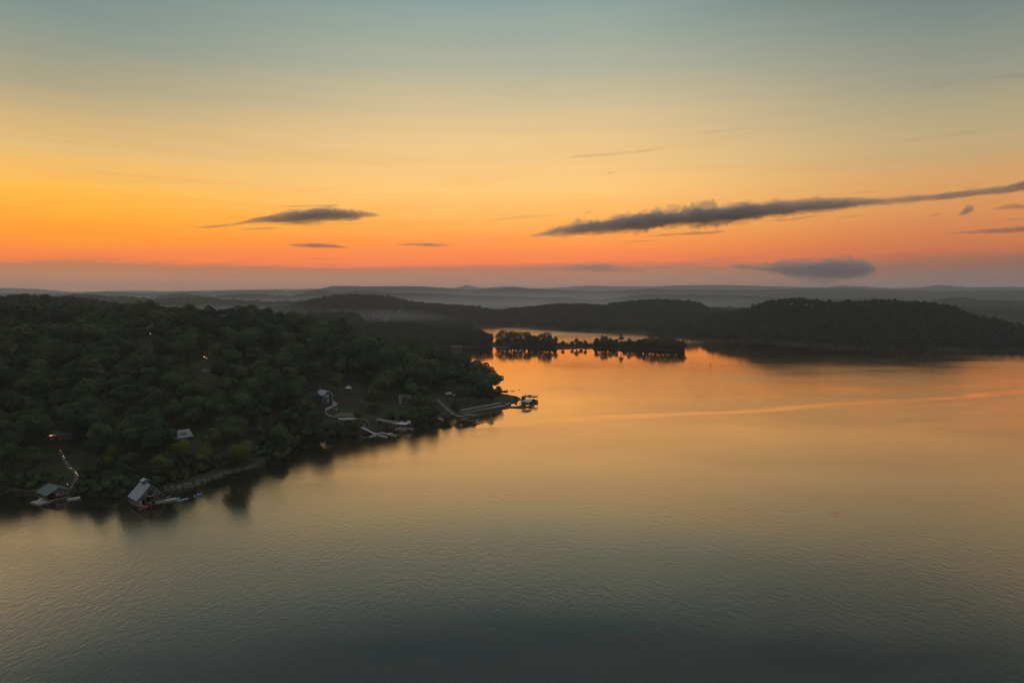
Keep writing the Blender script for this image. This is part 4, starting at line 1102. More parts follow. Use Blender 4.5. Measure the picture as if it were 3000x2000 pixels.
# 5 gazebo, fire pit terrace, paths
pc = ground_at(1021, 1147)
t = thing('gazebo', 'small open gazebo with a pale pyramid roof at the top of the lawn', 'gazebo', tuple(pc), .5)
hip_roof(3.6, 3.6, 2.4, 4.4, .05, .35).build('roof', M['grey_white'], t)
posts(t, [(a, b) for a in (-1.6, 1.6) for b in (-1.6, 1.6)], -.5, 2.3, .16, 'wood_dark'); MB().box(0, 0, .1, 4, 4, .25).build('floor', M['deck'], t)
pc = ground_at(999, 1161); t = thing('pole_swing', 'thin wooden post with a crossarm at the top of the lawn', 'post', tuple(pc))
MB().box(0, 0, 1.6, .22, .22, 4.0).build('pole', M['deck'], t); MB().beam((-1.6, 0, 3.4), (.2, 0, 3.4), .16).build('crossarm', M['deck'], t)

def ribbon(name, pix, width, mat, lift=.07, kind='structure', label=None, cat=None):
    P = [ground_at(a, b) for a, b in pix]
    pts = []
    for i in range(len(P) - 1):
        for k in range(6):
            u = k / 6; p0, p1, p2, p3 = P[max(i - 1, 0)], P[i], P[i + 1], P[min(i + 2, len(P) - 1)]
            pts.append(.5 * ((2 * p1) + (p2 - p0) * u + (2 * p0 - 5 * p1 + 4 * p2 - p3) * u * u + (3 * p1 - p0 - 3 * p2 + p3) * u ** 3))
    pts.append(P[-1]); pts = np.array(pts); n = len(pts)
    d = np.gradient(pts[:, :2], axis=0); d /= np.linalg.norm(d, axis=1)[:, None]
    nn = np.stack([-d[:, 1], d[:, 0]], 1); w = np.interp(np.arange(n), np.linspace(0, n - 1, len(width)), width) / 2
    rows = []
    for f in (-1, -.5, 0, .5, 1):
        q = pts[:, :2] + nn * (w * f)[:, None]; rows.append(np.stack([q[:, 0], q[:, 1], height(q[:, 0], q[:, 1]) + lift], 1))
    V = np.concatenate(rows); i = (np.arange(4)[:, None] * n + np.arange(n - 1)[None]).ravel()
    V = np.concatenate([V, V - np.array([0, 0, .3])]); K = 5 * n
    Q = [np.stack([i, i + 1, i + n + 1, i + n], 1)]
    j = np.arange(n - 1); Q += [np.stack([j + 1, j, j + K, j + 1 + K], 1), np.stack([4 * n + j, 4 * n + j + 1, 4 * n + j + 1 + K, 4 * n + j + K], 1)]
    o = link_mesh(name, np_mesh(name, V, quads=np.concatenate(Q)), None, M[mat])
    return tag(o, label, cat, kind=kind)
ribbon('footpath', [(970, 1176), (977, 1179), (981, 1184), (974, 1190), (962, 1196), (955, 1201)], [2.2, 3.2, 2.6, 2.0], 'concrete')
ribbon('footpath', [(955, 1201), (956, 1210), (963, 1219)], [1.2, 1.0, 1.0], 'concrete_dark')
ribbon('terrace', [(985, 1221), (1000, 1215), (1020, 1215), (1034, 1221)], [3, 7, 8, 3], 'dirt')
ribbon('retaining_wall', [(963, 1219), (975, 1224), (985, 1226)], [.9, .9, .9], 'concrete', .9, None, 'thin curved white wall left of the fire pit terrace', 'wall')
ribbon('patio', [(990, 1227), (1005, 1228), (1022, 1228), (1045, 1227)], [1.4, 3.4, 3.6, 1.0], 'concrete', .25, 'structure')
ribbon('footpath', [(1048, 1227), (1062, 1226), (1072, 1231), (1078, 1238), (1066, 1249)], [1.2, 1.2, 1.1], 'dirt')
ribbon('footpath', [(176, 1318), (184, 1338), (192, 1352), (203, 1370), (216, 1378), (224, 1394), (216, 1418), (206, 1434)], [1.3, 1.3, 1.6, 1.3, 1.1], 'dirt')
ribbon('footpath', [(-60, 1428), (10, 1432), (60, 1433), (112, 1440)], [1.2, 1.2, 1.2], 'dirt', .12)
ribbon('driveway', [(588, 1088), (602, 1086), (622, 1086)], [2, 4, 2.5], 'dirt', .1)
p = ground_at(985, 1200); kayak('kayak', 'yellow kayak lying on the lawn above the fire pit terrace', (p[0], p[1], p[2] + .1), frame(ground_at(982, 1194), ground_at(987, 1207)), 'yellow', 3.2, .9)

# 6 cabin with stone chimney, stairs, seawall
pc = ground_at(1176, 1183)
t = thing('cabin', 'dark cabin with a pale stone chimney among the trees above the dock', 'house', tuple(pc), -.15)
MB().box(3.2, 2.4, 1.8, 6, 4.4, 5).build('wall', M['wood_dark'], t)
o = gable_roof(6, 4.4, 4.3, 6.0, .5).build('roof', M['rubber'], t); o.location = (3.2, 2.4, 0)
MB().box(-.9, 0, 2.6, 1.5, 1.2, 7.0).build('chimney', M['stone'], t)
MB().box(.8, -.1, 2.4, .3, .3, 5.5).build('post', M['stone'], t)
MB().box(2.9, .17, 1.4, 1.4, .12, 1.2).build('window', M['window'], t)
def stairs(label, pts, w, name='staircase'):
    a, b = pts; a = np.array(a); b = np.array(b)
    t = thing(name, label, 'stairs', tuple(a), frame(a, b)); L = math.dist(a[:2], b[:2]); dz = b[2] - a[2]
    n = max(6, int(abs(dz) / .19))
    m = MB()
    for k in range(n): m.box(L * (k + .5) / n, 0, dz * (k + .5) / n, L / n * 1.02, w, .09)
    m.build('tread', M['deck'], t)
    m = MB(); [m.beam((0, s_ * w / 2, -.15), (L, s_ * w / 2, dz - .15), .12, .3) for s_ in (-1, 1)]; m.build('stringer', M['post'], t)
    for s_ in (-1, 1):
        m = MB(); rail(m, [(0, s_ * w / 2, 0), (L, s_ * w / 2, dz)], 1.05, 2.2, .09); m.build('handrail', M['deck_pale'], t)
    return t
s0 = ground_at(1284, 1175); s1 = ground_at(1304, 1195); s2 = at(1328, 1215, .9)
s0[2] += .5; s1[2] += .4
stairs('upper flight of grey wooden stairs running down the wooded bank', (s0, s1), 1.7)
stairs('lower flight of grey wooden stairs reaching the water by the seawall', (s1, s2), 1.7)
t = thing('deck', 'small wooden viewing deck at the top of the grey stairs', 'deck', (s0[0] - 2.8, s0[1] + .8, s0[2]), .1)
MB().box(0, 0, -.1, 6, 3.4, .2).build('floor', M['deck'], t); m = MB(); rail(m, [(-3, 1.6, 0), (-3, -1.6, 0), (2.6, -1.6, 0)], 1, 1.6); m.build('railing', M['deck_pale'], t); posts(t, [(-2.8, -1.5), (2.8, -1.5)], -3, -.2, .2)
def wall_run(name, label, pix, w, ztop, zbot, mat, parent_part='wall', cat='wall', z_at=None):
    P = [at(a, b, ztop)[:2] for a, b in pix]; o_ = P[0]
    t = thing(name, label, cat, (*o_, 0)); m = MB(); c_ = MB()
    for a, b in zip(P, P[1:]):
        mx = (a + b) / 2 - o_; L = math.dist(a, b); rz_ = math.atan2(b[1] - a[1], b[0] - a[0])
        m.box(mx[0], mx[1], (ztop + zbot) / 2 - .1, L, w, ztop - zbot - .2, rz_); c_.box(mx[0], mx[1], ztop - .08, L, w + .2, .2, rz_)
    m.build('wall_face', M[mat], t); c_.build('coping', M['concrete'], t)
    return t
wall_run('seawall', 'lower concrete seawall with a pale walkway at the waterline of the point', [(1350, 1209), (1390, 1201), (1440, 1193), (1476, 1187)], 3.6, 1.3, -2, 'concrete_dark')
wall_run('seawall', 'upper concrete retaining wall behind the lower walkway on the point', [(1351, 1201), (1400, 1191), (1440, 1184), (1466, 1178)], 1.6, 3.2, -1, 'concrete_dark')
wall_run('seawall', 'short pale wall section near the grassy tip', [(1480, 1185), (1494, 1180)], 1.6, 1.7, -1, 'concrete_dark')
# covered things among the trees
p = ground_at(1314, 1160); t = thing('covered_boat', 'boat under a white tarp parked among the trees on the point', 'boat', tuple(p), .6)
MB().ell((0, 0, 1.6), (3.0, 1.7, 1.3), 12, 8).build('tarp', M['grey_white'], t, True); MB().box(0, 0, .35, 5, .3, .5).build('trailer', M['wood_dark'], t)
p = ground_at(1334, 1166); t = thing('parasol', 'white garden parasol beside the tarp-covered boat', 'parasol', tuple(p))
MB().poly([(1.6 * math.cos(k * math.pi / 4), 1.6 * math.sin(k * math.pi / 4), 2.4) for k in range(8)] + [(0, 0, 3.1), (0, 0, 2.95)] + [(1.58 * math.cos(k * math.pi / 4), 1.58 * math.sin(k * math.pi / 4), 2.32) for k in range(8)],
          [(k, (k + 1) % 8, 8) for k in range(8)] + [(10 + (k + 1) % 8, 10 + k, 9) for k in range(8)] + [(k, 10 + k, 10 + (k + 1) % 8, (k + 1) % 8) for k in range(8)]).build('canopy', M['white'], t)
MB().box(0, 0, 1.4, .08, .08, 3.0).build('pole', M['wood_dark'], t)

# 7 docks along the near shore
pa, pb = at(1060, 1250, 3.2), at(1098, 1270, .6)
t = thing('gangway', 'sloping pale metal gangway leading down to the branched dock', 'gangway', tuple(pa), frame(pa, pb)); L = math.dist(pa[:2], pb[:2])
MB().slab([(0, -.9, 0), (L, -.9, -2.6), (L, .9, -2.6), (0, .9, 0)], .25).build('walkway', M['lav_roof'], t)
for s_ in (-1, 1): m = MB(); rail(m, [(0, s_ * .9, 0), (L, s_ * .9, -2.6)], 1.0, 1.6); m.build('railing', M['blue_siding'], t)
def pier(label, segs, w, base, name='floating_dock', mat='deck', z=.5, grp=None, postevery=True):
    o_ = at(*base); t = thing(name, label, 'dock', (o_[0], o_[1], 0), 0, grp)
    for n_, (a, b) in enumerate(segs):
        A_, B2 = at(*a) - o_, at(*b) - o_; L = math.dist(A_[:2], B2[:2])
        o = MB().box(0, 0, z - .2 - .004 * n_, L, w, .4).build('walkway', M[mat], t); o.location = (*((A_ + B2) / 2)[:2], 0); o.rotation_euler = (0, 0, frame(A_, B2))
        if postevery: posts(t, [(B2[0], B2[1])], -1, 1.5, .2)
    return t
pier('open branched dock of narrow grey fingers below the sloping gangway', [((1088, 1270), (1122, 1269)), ((1116, 1268), (1161, 1278)), ((1135, 1272), (1150, 1270)), ((1100, 1273), (1134, 1282)), ((1082, 1280), (1101, 1276)), ((1094, 1268), (1102, 1275))], 1.3, (1100, 1272), mat='deck_pale')
# pale flat-roofed dock with a railed upper deck and a long footbridge
pc = at(1180, 1256); rz7 = frame(at(1152, 1258), at(1185, 1262))
t = thing('boat_dock', 'two-level dock with a pale flat roof, railings and a long footbridge to the shore', 'dock', (*pc[:2], 0), rz7)
MB().box(0, 0, 3.3, 7.4, 6.0, .3).build('roof', M['lav_roof'], t)
MB().box(-4.7, .4, 3.0, 2.0, 4.0, .25).build('upper_deck', M['yellow'] if False else M['deck'], t)
m = MB(); rail(m, [(-5.6, -1.5, 3.1), (-5.6, 2.4, 3.1)], 1.0, 1.3); rail(m, [(-3.7, 3.0, 3.45), (3.7, 3.0, 3.45), (3.7, 1.0, 3.45)], 1.0, 1.4); m.build('railing', M['grey_white'], t)
MB().box(2.9, 2.1, 4.0, 1.5, 1.5, 1.1).build('storage_box', M['white'], t)
posts(t, [(a, b) for a in (-5.4, -3.4, 3.4, 5.0) for b in (-2.7, 2.7)], -1, 3.1, .2, 'deck')
decks(t, [(-3.4, 0, 1.6, 6.4), (1.0, -2.6, 7.2, 1.4), (3.6, 1.4, 5.6, 1.6), (0, 2.6, 5.2, .9)], .5, .4, 'deck_pale')
boat('motor_boat', 'white motor boat berthed beneath the pale flat dock roof', (*at(1178, 1257)[:2], .1), rz7 + .1, 5.4, 2.1, 'white')
fa, fb = at(1105, 1228, 4.2), at(1163, 1240, 3.4)
t = thing('footbridge', 'long narrow footbridge with white railing from the bank to the pale-roofed dock', 'footbridge', tuple(fa), frame(fa, fb)); L = math.dist(fa[:2], fb[:2])
MB().slab([(0, -.6, 0), (L, -.6, -.8), (L, .6, -.8), (0, .6, 0)], .2).build('walkway', M['deck_pale'], t)
for s_ in (-1, 1): m = MB(); rail(m, [(0, s_ * .6, 0), (L, s_ * .6, -.8)], 1.0, 1.9); m.build('railing', M['grey_white'], t)
posts(t, [(L * .62, 0), (L * .95, 0)], -5.5, -.7, .2)
kayak('kayak', 'pale kayak lying at the left end of the pale-roofed dock', (*at(1141, 1251)[:2], .1), .2, 'grey_white', 2.8)
# small open platform on the dark bank
pier('small low dock on the dark bank left of the stairs', [((1282, 1223), (1298, 1229)), ((1284, 1228), (1299, 1232))], 1.2, (1290, 1228))
# flat roofed dock beside the stairs
pc = at(1378, 1229); rz8 = frame(at(1352, 1226), at(1392, 1230))
t = thing('boat_dock', 'low dock with a flat dark grey roof at the foot of the seawall', 'dock', (*pc[:2], 0), rz8)
MB().box(0, .4, 3.0, 9.4, 5.2, .25).build('roof', M['rubber'], t); posts(t, [(a, b) for a in (-4.4, 0, 4.4) for b in (-1.9, 2.7)], -1, 2.9, .2)
decks(t, [(0, -2.4, 10, 1.2), (-4.4, .6, 1.2, 5), (4.4, .6, 1.2, 5)], .5, .4); m = MB(); rail(m, [(-4.6, -1.9, 1.6), (4.6, -1.9, 1.6)], .9, 2.2); m.build('rail_band', M['deck_pale'], t)
pier('low pale walkway joining the stairs to the flat-roofed dock', [((1326, 1216), (1356, 1221))], 1.4, (1340, 1218), mat='deck_pale', postevery=False)
# hip roofed slip off the point
pc = at(1543, 1189); rz9 = frame(at(1538, 1197), at(1558, 1186))
t = thing('boat_dock', 'slip with a pale grey hipped roof on tall thin posts off the grassy tip', 'dock', (*pc[:2], 0), rz9)
hip_roof(7.4, 5.6, 3.6, 5.0, 2.2, .5).build('roof', M['lav_roof'], t)
posts(t, [(a, b) for a in (-3.6, -1.2, 1.2, 3.6) for b in (-2.7, 2.7)], -1.5, 3.5, .18)
decks(t, [(0, -3.3, 9.5, 2.4), (-3.4, 0, 1.6, 5.0), (1.5, 3.1, 9, 1.2)], .6, .4, 'post')
pier('dark floating walkways linking the hip-roofed slip to the tip', [((1486, 1191), (1518, 1192)), ((1484, 1193), (1540, 1196)), ((1516, 1192), (1530, 1187))], 1.2, (1510, 1192), mat='post', postevery=False)
t = thing('landing', 'bare group of tall mooring posts left of the hip-roofed slip', 'mooring posts', (*at(1522, 1192)[:2], 0), 0); posts(t, [(a, b) for a in (-1.8, .3, 2.4) for b in (-1.6, 1.8)], -1.5, 4.6, .18); MB().box(.3, 0, .5, 4.4, 3.2, .3).build('deck', M['post'], t)
# party dock with boats
pc = at(1552, 1178); rz10 = frame(at(1530, 1176), at(1575, 1180))
t = thing('boat_dock', 'big two-level dock with a flat railed roof deck farthest out off the tip', 'dock', (*pc[:2], 0), rz10)
MB().box(0, 0, 4.2, 11.0, 6.0, .3).build('roof', M['post'], t)
m = MB(); rail(m, [(-5.3, 2.9, 4.35), (5.3, 2.9, 4.35), (5.3, -2.9, 4.35)], 1.05, 1.4); m.build('railing', M['post'], t)
MB().box(-.6, 1.2, 4.8, 1.6, .8, .9).build('bench', M['black'], t)
posts(t, [(a, b) for a in (-5.2, -1.8, 1.8, 5.2) for b in (-2.8, 2.8)], -1.5, 4.1, .18)
MB().box(-5.2, -.6, 2.3, 1.3, 3.0, 3.4).build('stair_tower', M['rubber'], t)
decks(t, [(-5.1, 0, 1.5, 6.4), (0, 0, 11, 1.2), (5.4, -1.5, 3.6, 2.6), (0, 3.0, 11, 1.0)], .6, .4, 'post')
cdir = np.array([math.cos(rz10), math.sin(rz10)]); ndir = np.array([-cdir[1], cdir[0]])
boat('speed_boat', 'black covered speedboat on the right berth of the big railed dock', (*(pc[:2] + cdir * 2.4 + ndir * 1.4), .9), rz10 + .15, 6.0, 2.3, 'black', cover='rubber')
boat('speed_boat', 'dark low boat on the front berth of the big railed dock', (*(pc[:2] - cdir * 1.6 - ndir * 2.0), .5), rz10 - .1, 6.4, 2.3, 'black', cover='rubber')
kayak('kayak', 'small white kayak lying at the left end of the big railed dock', (*at(1532, 1172)[:2], .5), rz10, 'white', 2.6)
t = thing('gangway', 'short dark gangway from the grassy tip to the big railed dock', 'gangway', (*at(1522, 1168, 1.6)[:2], 1.4), frame(at(1522, 1168), at(1534, 1175))); MB().slab([(-1.5, -.5, .2), (3.6, -.5, -.7), (3.6, .5, -.7), (-1.5, .5, .2)], .2).build('walkway', M['post'], t); m = MB(); rail(m, [(-1.5, .5, .2), (3.6, .5, -.7)], 1, 1.6); m.build('railing', M['post'], t)
# north shore of the point
pier('swim platform sticking out past the open trees on the north side of the point', [((1462, 1149), (1486, 1145)), ((1466, 1147), (1486, 1148))], 2.4, (1474, 1147), 'swim_platform', 'post', .7)
for a, b, lab in ((1447, 1116, 'nearest of the dark docks showing past the trees of the point'), (1443, 1107, 'middle one of the three dark docks beyond the trees of the point'), (1444, 1097, 'farthest of the dark docks beyond the trees of the point')):
    p_ = at(a, b); t = thing('boat_dock', lab, 'dock', (p_[0], p_[1], 0), .1)
    decks(t, [(0, -1.6, 8, 1.2), (0, 1.6, 8, 1.2), (-3.4, 0, 1.2, 4.4)], .6, .4, 'post'); posts(t, [(q1, q2) for q1 in (-3.6, 3.6) for q2 in (-2, 2)], -1, 3.2, .18); MB().box(-.3, 0, 3.2, 7, 4.6, .2).build('roof', M['rubber'], t)
# dock houses in the bay
for a, b, mt, lab, w_ in ((1267, 1024, 'white', 'white-roofed dock in the bay under the dark wooded neck', 13), (1337, 1023, 'rubber', 'grey-roofed dock in the bay right of the white-roofed one', 15)):
    p_ = at(a, b); t = thing('boat_dock', lab, 'dock', (p_[0], p_[1], 0), .05 if mt == 'rubber' else .25)
    hip_roof(w_, 8, 3.4, 4.8, w_ * .55, .5).build('roof', M[mt], t); posts(t, [(q1 * w_ / 2, q2) for q1 in (-.95, 0, .95) for q2 in (-3.7, 3.7)], -1, 3.3, .3)
    decks(t, [(0, -3.4, w_, 1.4), (0, 3.4, w_, 1.4), (-w_ / 2 + .8, 0, 1.5, 8)], .6, .4)
pier('thin pale dock lying along the near side of the island spit', [((1440, 1017), (1490, 1018))], 1.6, (1460, 1017), mat='deck_pale', postevery=False)
p_ = at(1482, 1014); t = thing('boat_dock', 'dark roofed dock under the left trees of the island', 'dock', (p_[0], p_[1], 0), 0); MB().box(0, 0, 3.0, 14, 6, .3).build('roof', M['deck'], t); posts(t, [(a, b) for a in (-6.5, 6.5) for b in (-2.6, 2.6)], -1, 2.9, .3); decks(t, [(0, -2.6, 14, 1.3), (-6, 0, 1.4, 6)])
# channel marker
p_ = at(2082, 1071); t = thing('channel_marker', 'lone thin dark marker post standing in open water on the right', 'marker', (p_[0], p_[1], 0)); MB().tube([(0, 0, -1), (0, 0, 2.6)], [.2, .16], 8).build('post', M['wood_dark'], t); MB().box(0, 0, 2.9, .7, .2, .9).build('board', M['wood_dark'], t)
# a string of small floats off the swim platform
for k, (a, b) in enumerate([(1496, 1144), (1499, 1146), (1502, 1145), (1505, 1146), (1508, 1144), (1519, 1143), (1523, 1143)]):
    p_ = at(a, b); o = MB().ell((0, 0, .1), (.45, .3, .3), 8, 6).build('float', M['black'], None, True); o.location = (p_[0], p_[1], 0)
    tag(o, 'small dark float in the string off the swim platform', 'float', 'string of dark floats off the swim platform')

# far roofs in the mist
for k, (a, b, w_, lab) in enumerate([(1087, 934, 16, 'leftmost pale roof in the mist'), (1101, 935, 16, 'second pale roof from the left in the mist'), (1132, 939, 12, 'small pale roof at the edge of the misty trees'),
                                     (1170, 921, 13, 'pale roof highest in the misty far cluster'), (1180, 925, 14, 'pale roof upper right in the misty far cluster'), (1179, 930, 11, 'small pale roof in the middle of the misty far cluster'),
                                     (1173, 940, 26, 'long pale roof at the foot of the misty far cluster'), (1195, 943, 22, 'long pale roof right of the misty far cluster'), (1207, 943, 22, 'rightmost long pale roof near the misty far cluster'), (1236, 900, 14, 'pale house high on the far dark ridge')]):
    p_ = ground_at(a, b, 1250, 2600); t = thing('far_house', lab + ' across the valley', 'house', (p_[0], p_[1], max(p_[2], 8) + 6.0), .1)
    w_ *= .62; MB().box(0, 0, -1, w_, 6, 4).build('wall', M['siding'], t); gable_roof(w_, 6, 1, 2.6, .4).build('roof', M['white'], t)

# ------------------------------------------------------------------ lamps that are lit
def lamp(px_, py_, h_, rad, mat, label, grp=None, light=0, name='path_lamp', col=(1, .6, .25), cat='lamp'):
    p = ground_at(px_, py_); t = thing(name, label, cat, tuple(p), 0, grp)
    MB().tube([(0, 0, -.3), (0, 0, h_)], [.05, .04], 6).build('post', M['black'], t)
    MB().ell((0, 0, h_ + rad * .8), (rad, rad, rad), 10, 8).build('bulb', M[mat], t, True)
    if light:
        l = bpy.data.lights.new('lamp_light', 'POINT'); l.energy = light; l.color = col; l.shadow_soft_size = rad
        o = bpy.data.objects.new('lamp_light', l); C.objects.link(o); o.parent = t; o.location = (0, 0, h_ + rad * 2.2)
for a, b, lab in ((178, 1325, 'topmost lamp of the lit path'), (186, 1341, 'second lamp down the lit path'), (188, 1346, 'third lamp down the lit path'), (208, 1377, 'lamp at the bend of the lit path'), (221, 1388, 'fifth lamp, above the two lowest lamps of the lit path'), (224, 1392, 'last but one lamp of the lit path'), (228, 1397, 'lowest lamp of the lit path')):
    lamp(a, b, .9, .13, 'lamp_warm' if b > 1330 else 'lamp_pale', 'small ' + lab + ' above the green-roofed boathouse', 'path lamps')
lamp(198, 1432, 2.0, .15, 'lamp_pale', 'small pale lamp over the green-roofed boathouse', None, name='yard_lamp')
lamp(441, 996, 4.5, .30, 'lamp_warm', 'single bright yellow lamp alone high in the left forest', None, 60, 'yard_lamp')
lamp(599, 1068, 5, .32, 'lamp_warm', 'left bright lamp of the pair over the lit driveway in the forest', 'pair of lamps over the driveway', 450, 'yard_lamp', (1, .75, .35))
lamp(605, 1071, 5, .24, 'lamp_warm', 'right dimmer lamp of the pair over the lit driveway in the forest', 'pair of lamps over the driveway', 200, 'yard_lamp', (1, .75, .35))
lamp(149, 1292, 2.6, .20, 'lamp_warm', 'orange porch lamp in the dark wood above the lit path', None, 220, 'yard_lamp', (1, .38, .12))
lamp(161, 1262, 2.6, .12, 'lamp_pale', 'faint white lamp above the orange porch lamp', None, 0, 'yard_lamp')
lamp(1320, 1036, 2.5, .5, 'lamp_warm', 'lamp glowing at the water in the bay by the grey-roofed dock', None, 0, 'yard_lamp')
# house behind the orange porch lamp
pc = ground_at(160, 1296); t = thing('house', 'dark house front lit orange by its porch lamp', 'house', (pc[0] + .5, pc[1] + 3.5, pc[2]), .3)
MB().box(0, 2, 1.4, 9, 5, 3.8).build('wall', M['stone'], t); gable_roof(9, 5, 3.2, 5.2, .6).build('roof', M['rubber'], t).location = (0, 2, 0)
MB().box(-1.4, -.56, 1.0, 1.1, .12, 2.1).build('door', M['wood_dark'], t); MB().box(1.6, -.56, 1.3, 1.4, .12, 1.2).build('window', M['window'], t)

# ------------------------------------------------------------------ rocks on the bank
g = np.random.default_rng(3); m = MB()
cl = [(478, 1437), (520, 1433), (560, 1424), (600, 1411), (640, 1396), (680, 1384), (720, 1375), (755, 1363)]
for k in range(420):
    i = g.integers(0, len(cl) - 1); u = g.uniform(); a = cl[i][0] + (cl[i + 1][0] - cl[i][0]) * u; b = cl[i][1] + (cl[i + 1][1] - cl[i][1]) * u - g.uniform(-1, 11) * (1 if a < 660 else .6)
    p = ground_at(a, b, 240, 420); s_ = g.uniform(.25, .75)
    m.ell((p[0], p[1], p[2] + s_ * .15), (s_ * g.uniform(.7, 1.3), s_ * g.uniform(.6, 1.1), s_ * g.uniform(.4, .8)), 6, 4)
tag(m.build('rocks', M['rock']), 'pale broken rocks along the bank right of the tall gabled boathouse', kind='stuff')

# ------------------------------------------------------------------ clouds
def cloud_mat(name, col, dens):
    return volume_mat(name, col, dens, .3)
CM = {}
def cloud_body(pts, dist, seed, rag, depth, feat, n, m, grow=1.0, dy=0.0):
    """one closed ragged streaky body at its own distance; pts: (px, py, half thickness in px)"""
    P = np.array(pts, float); mpp = dist / 2000.0
    u = np.linspace(0, len(P) - 1, n); ii = np.arange(len(P))
    X = np.interp(u, ii, P[:, 0]); Yp = np.interp(u, ii, P[:, 1]) + dy * np.interp(u, ii, P[:, 2]); T = np.interp(u, ii, P[:, 2]) * grow * .74
    k = np.exp(-((np.arange(-12, 13)) / 5.0) ** 2); k /= k.sum()
    sm = lambda q: np.convolve(np.pad(q, 12, mode='edge'), k, 'valid')
    Yp, T = sm(Yp), sm(T)
    ends = np.sqrt(np.clip(np.minimum(np.arange(n), np.arange(n)[::-1]) / (n * .04), 0, 1))
    C0 = np.array([ray(a, b) for a, b in zip(X, Yp)]); C0 = C0 * (dist / np.hypot(C0[:, 0], C0[:, 1]))[:, None] + np.array([0, 0, CAM_H])
    back = C0.copy(); back[:, 2] = 0; back /= np.linalg.norm(back, axis=1)[:, None]
    up = np.array([0, 0, 1.0])
    th = np.linspace(0, 2 * math.pi, m, endpoint=False); ca, sa = np.cos(th), np.sin(th)
    rad = (T * mpp * ends)[:, None]
    L = 26.0 * mpp * feat
    along = np.cumsum(np.r_[0, np.linalg.norm(np.diff(C0, axis=0), axis=1)])[:, None] / L
    A = np.broadcast_to(along, (n, m)); vu = sa * rad / L; vb = ca * rad * depth / L
    sgn = lambda f, s_: (f - .5) * s_
    big = fbm(A * .16, vu * .4 + seed * 1.7, vb * .3, seed=seed, oct=3)                    # long swells
    mid_ = fbm(A * .55, vu * 1.3, vb * .8, seed=seed + 20, oct=4, gain=.55)                # billows, stretched along the wind
    fin = fbm(A * 2.2, vu * 3.5, vb * 2.5, seed=seed + 40, oct=3, gain=.6)                 # torn fringe
    sc = np.clip(1 + sgn(big, 1.5) * rag + sgn(mid_, 2.3) * rag + sgn(fin, 1.7) * rag, .03, 2.4)
    flat = np.where(sa < 0, .75, 1.0)[None]
    shear = (fbm(A * .3, A * 0 + .5, A * 0, seed=seed + 60, oct=3) - .5) * .8 * rag        # the centre line wanders
    pos = C0[:, None, :] + up * (rad * shear)[..., None] + up * (sa * rad * sc * flat)[..., None] + back[:, None, :] * (ca * rad * depth * sc)[..., None]
    V = np.concatenate([pos.reshape(-1, 3), pos[0].mean(0)[None], pos[-1].mean(0)[None]])
    i, j = np.meshgrid(np.arange(n - 1), np.arange(m), indexing='ij'); a = (i * m + j).ravel(); b = (i * m + (j + 1) % m).ravel()
    Q = np.stack([a, b, b + m, a + m], 1); jj = np.arange(m)
    Tr = np.concatenate([np.stack([np.full(m, n * m), (jj + 1) % m, jj], 1), np.stack([np.full(m, n * m + 1), (n - 1) * m + jj, (n - 1) * m + (jj + 1) % m], 1)])
    return np_mesh('cloud', V, quads=Q, tris=Tr, smooth=True)

def cloud(label, pts, dist, dens=.010, col=(.70, .68, .70), seed=0, rag=.55, depth=2.2, feat=1.0, n=420, m=30):
    def mat(dn):
        kk = (round(dn, 6), col)
        if kk not in CM: CM[kk] = cloud_mat('cloud_vapour', col, dn)
        return CM[kk]
    o = link_mesh('cloud', cloud_body(pts, dist, seed, rag, depth, feat, n, m), None, mat(dens * .55))
    v = link_mesh('veil', cloud_body(pts, dist, seed + 7, min(1.0, rag * 1.45), depth, feat * .8, n, m, 1.22, .12), o, mat(dens * .28))
    w = link_mesh('veil', cloud_body(pts, dist, seed + 13, min(1.0, rag * 1.7), depth, feat * .6, n, m, 1.05, .30), o, mat(dens * .20))
    return tag(o, label, 'cloud')
CD = .0085
cloud('long dark cloud bank slanting up across the right half of the sky', [(1540, 693, 3), (1590, 686, 9), (1640, 676, 17), (1700, 668, 22), (1780, 661, 26), (1850, 655, 29), (1920, 647, 32), (1990, 640, 32), (2070, 632, 32), (2150, 626, 30), (2230, 615, 25),
       (2300, 609, 22), (2450, 597, 17), (2600, 589, 12), (2750, 577, 11), (2860, 565, 10), (2950, 556, 11), (3010, 546, 10), (3100, 535, 9)], 9000, CD, seed=3, rag=.62, n=900)
cloud('ragged tuft at the upper end of the long cloud bank at the right edge', [(2955, 545, 3), (2985, 538, 9), (3020, 532, 12), (3060, 530, 6)], 9000, CD, seed=5, rag=.7, n=160)
cloud('thin cloud streak hanging under the middle of the long cloud bank', [(1890, 692, 2), (1960, 688, 5), (2040, 683, 7), (2100, 680, 6), (2130, 678, 2)], 9000, CD * .7, seed=8, rag=.6, n=240)
cloud('faint thin streak below the left end of the long cloud bank', [(1790, 710, 1), (1860, 707, 3), (1920, 705, 3), (1940, 704, 1)], 9000, CD * .6, seed=9, rag=.5, n=160)
cloud('dark cloud with a tapering left tail in the left half of the sky', [(570, 668, 2), (620, 664, 5), (680, 658, 5), (740, 646, 8), (800, 640, 13), (860, 636, 18), (920, 633, 22), (980, 629, 23), (1030, 628, 17), (1080, 627, 10), (1120, 631, 3)], 9000, CD, col=(.78, .66, .60), seed=13, rag=.66, n=420)
cloud('thin dark streak just above the tapering left cloud', [(815, 605, 1), (860, 604, 4), (920, 603, 4), (980, 602, 4), (1000, 601, 1)], 9000, CD * .9, col=(.78, .66, .60), seed=15, rag=.6, n=200)
cloud('small lens-shaped dark cloud above the left horizon', [(830, 716, 1), (870, 718, 7), (930, 719, 9), (980, 721, 7), (1025, 726, 1)], 10500, CD, col=(.78, .66, .60), seed=17, rag=.45, n=220)
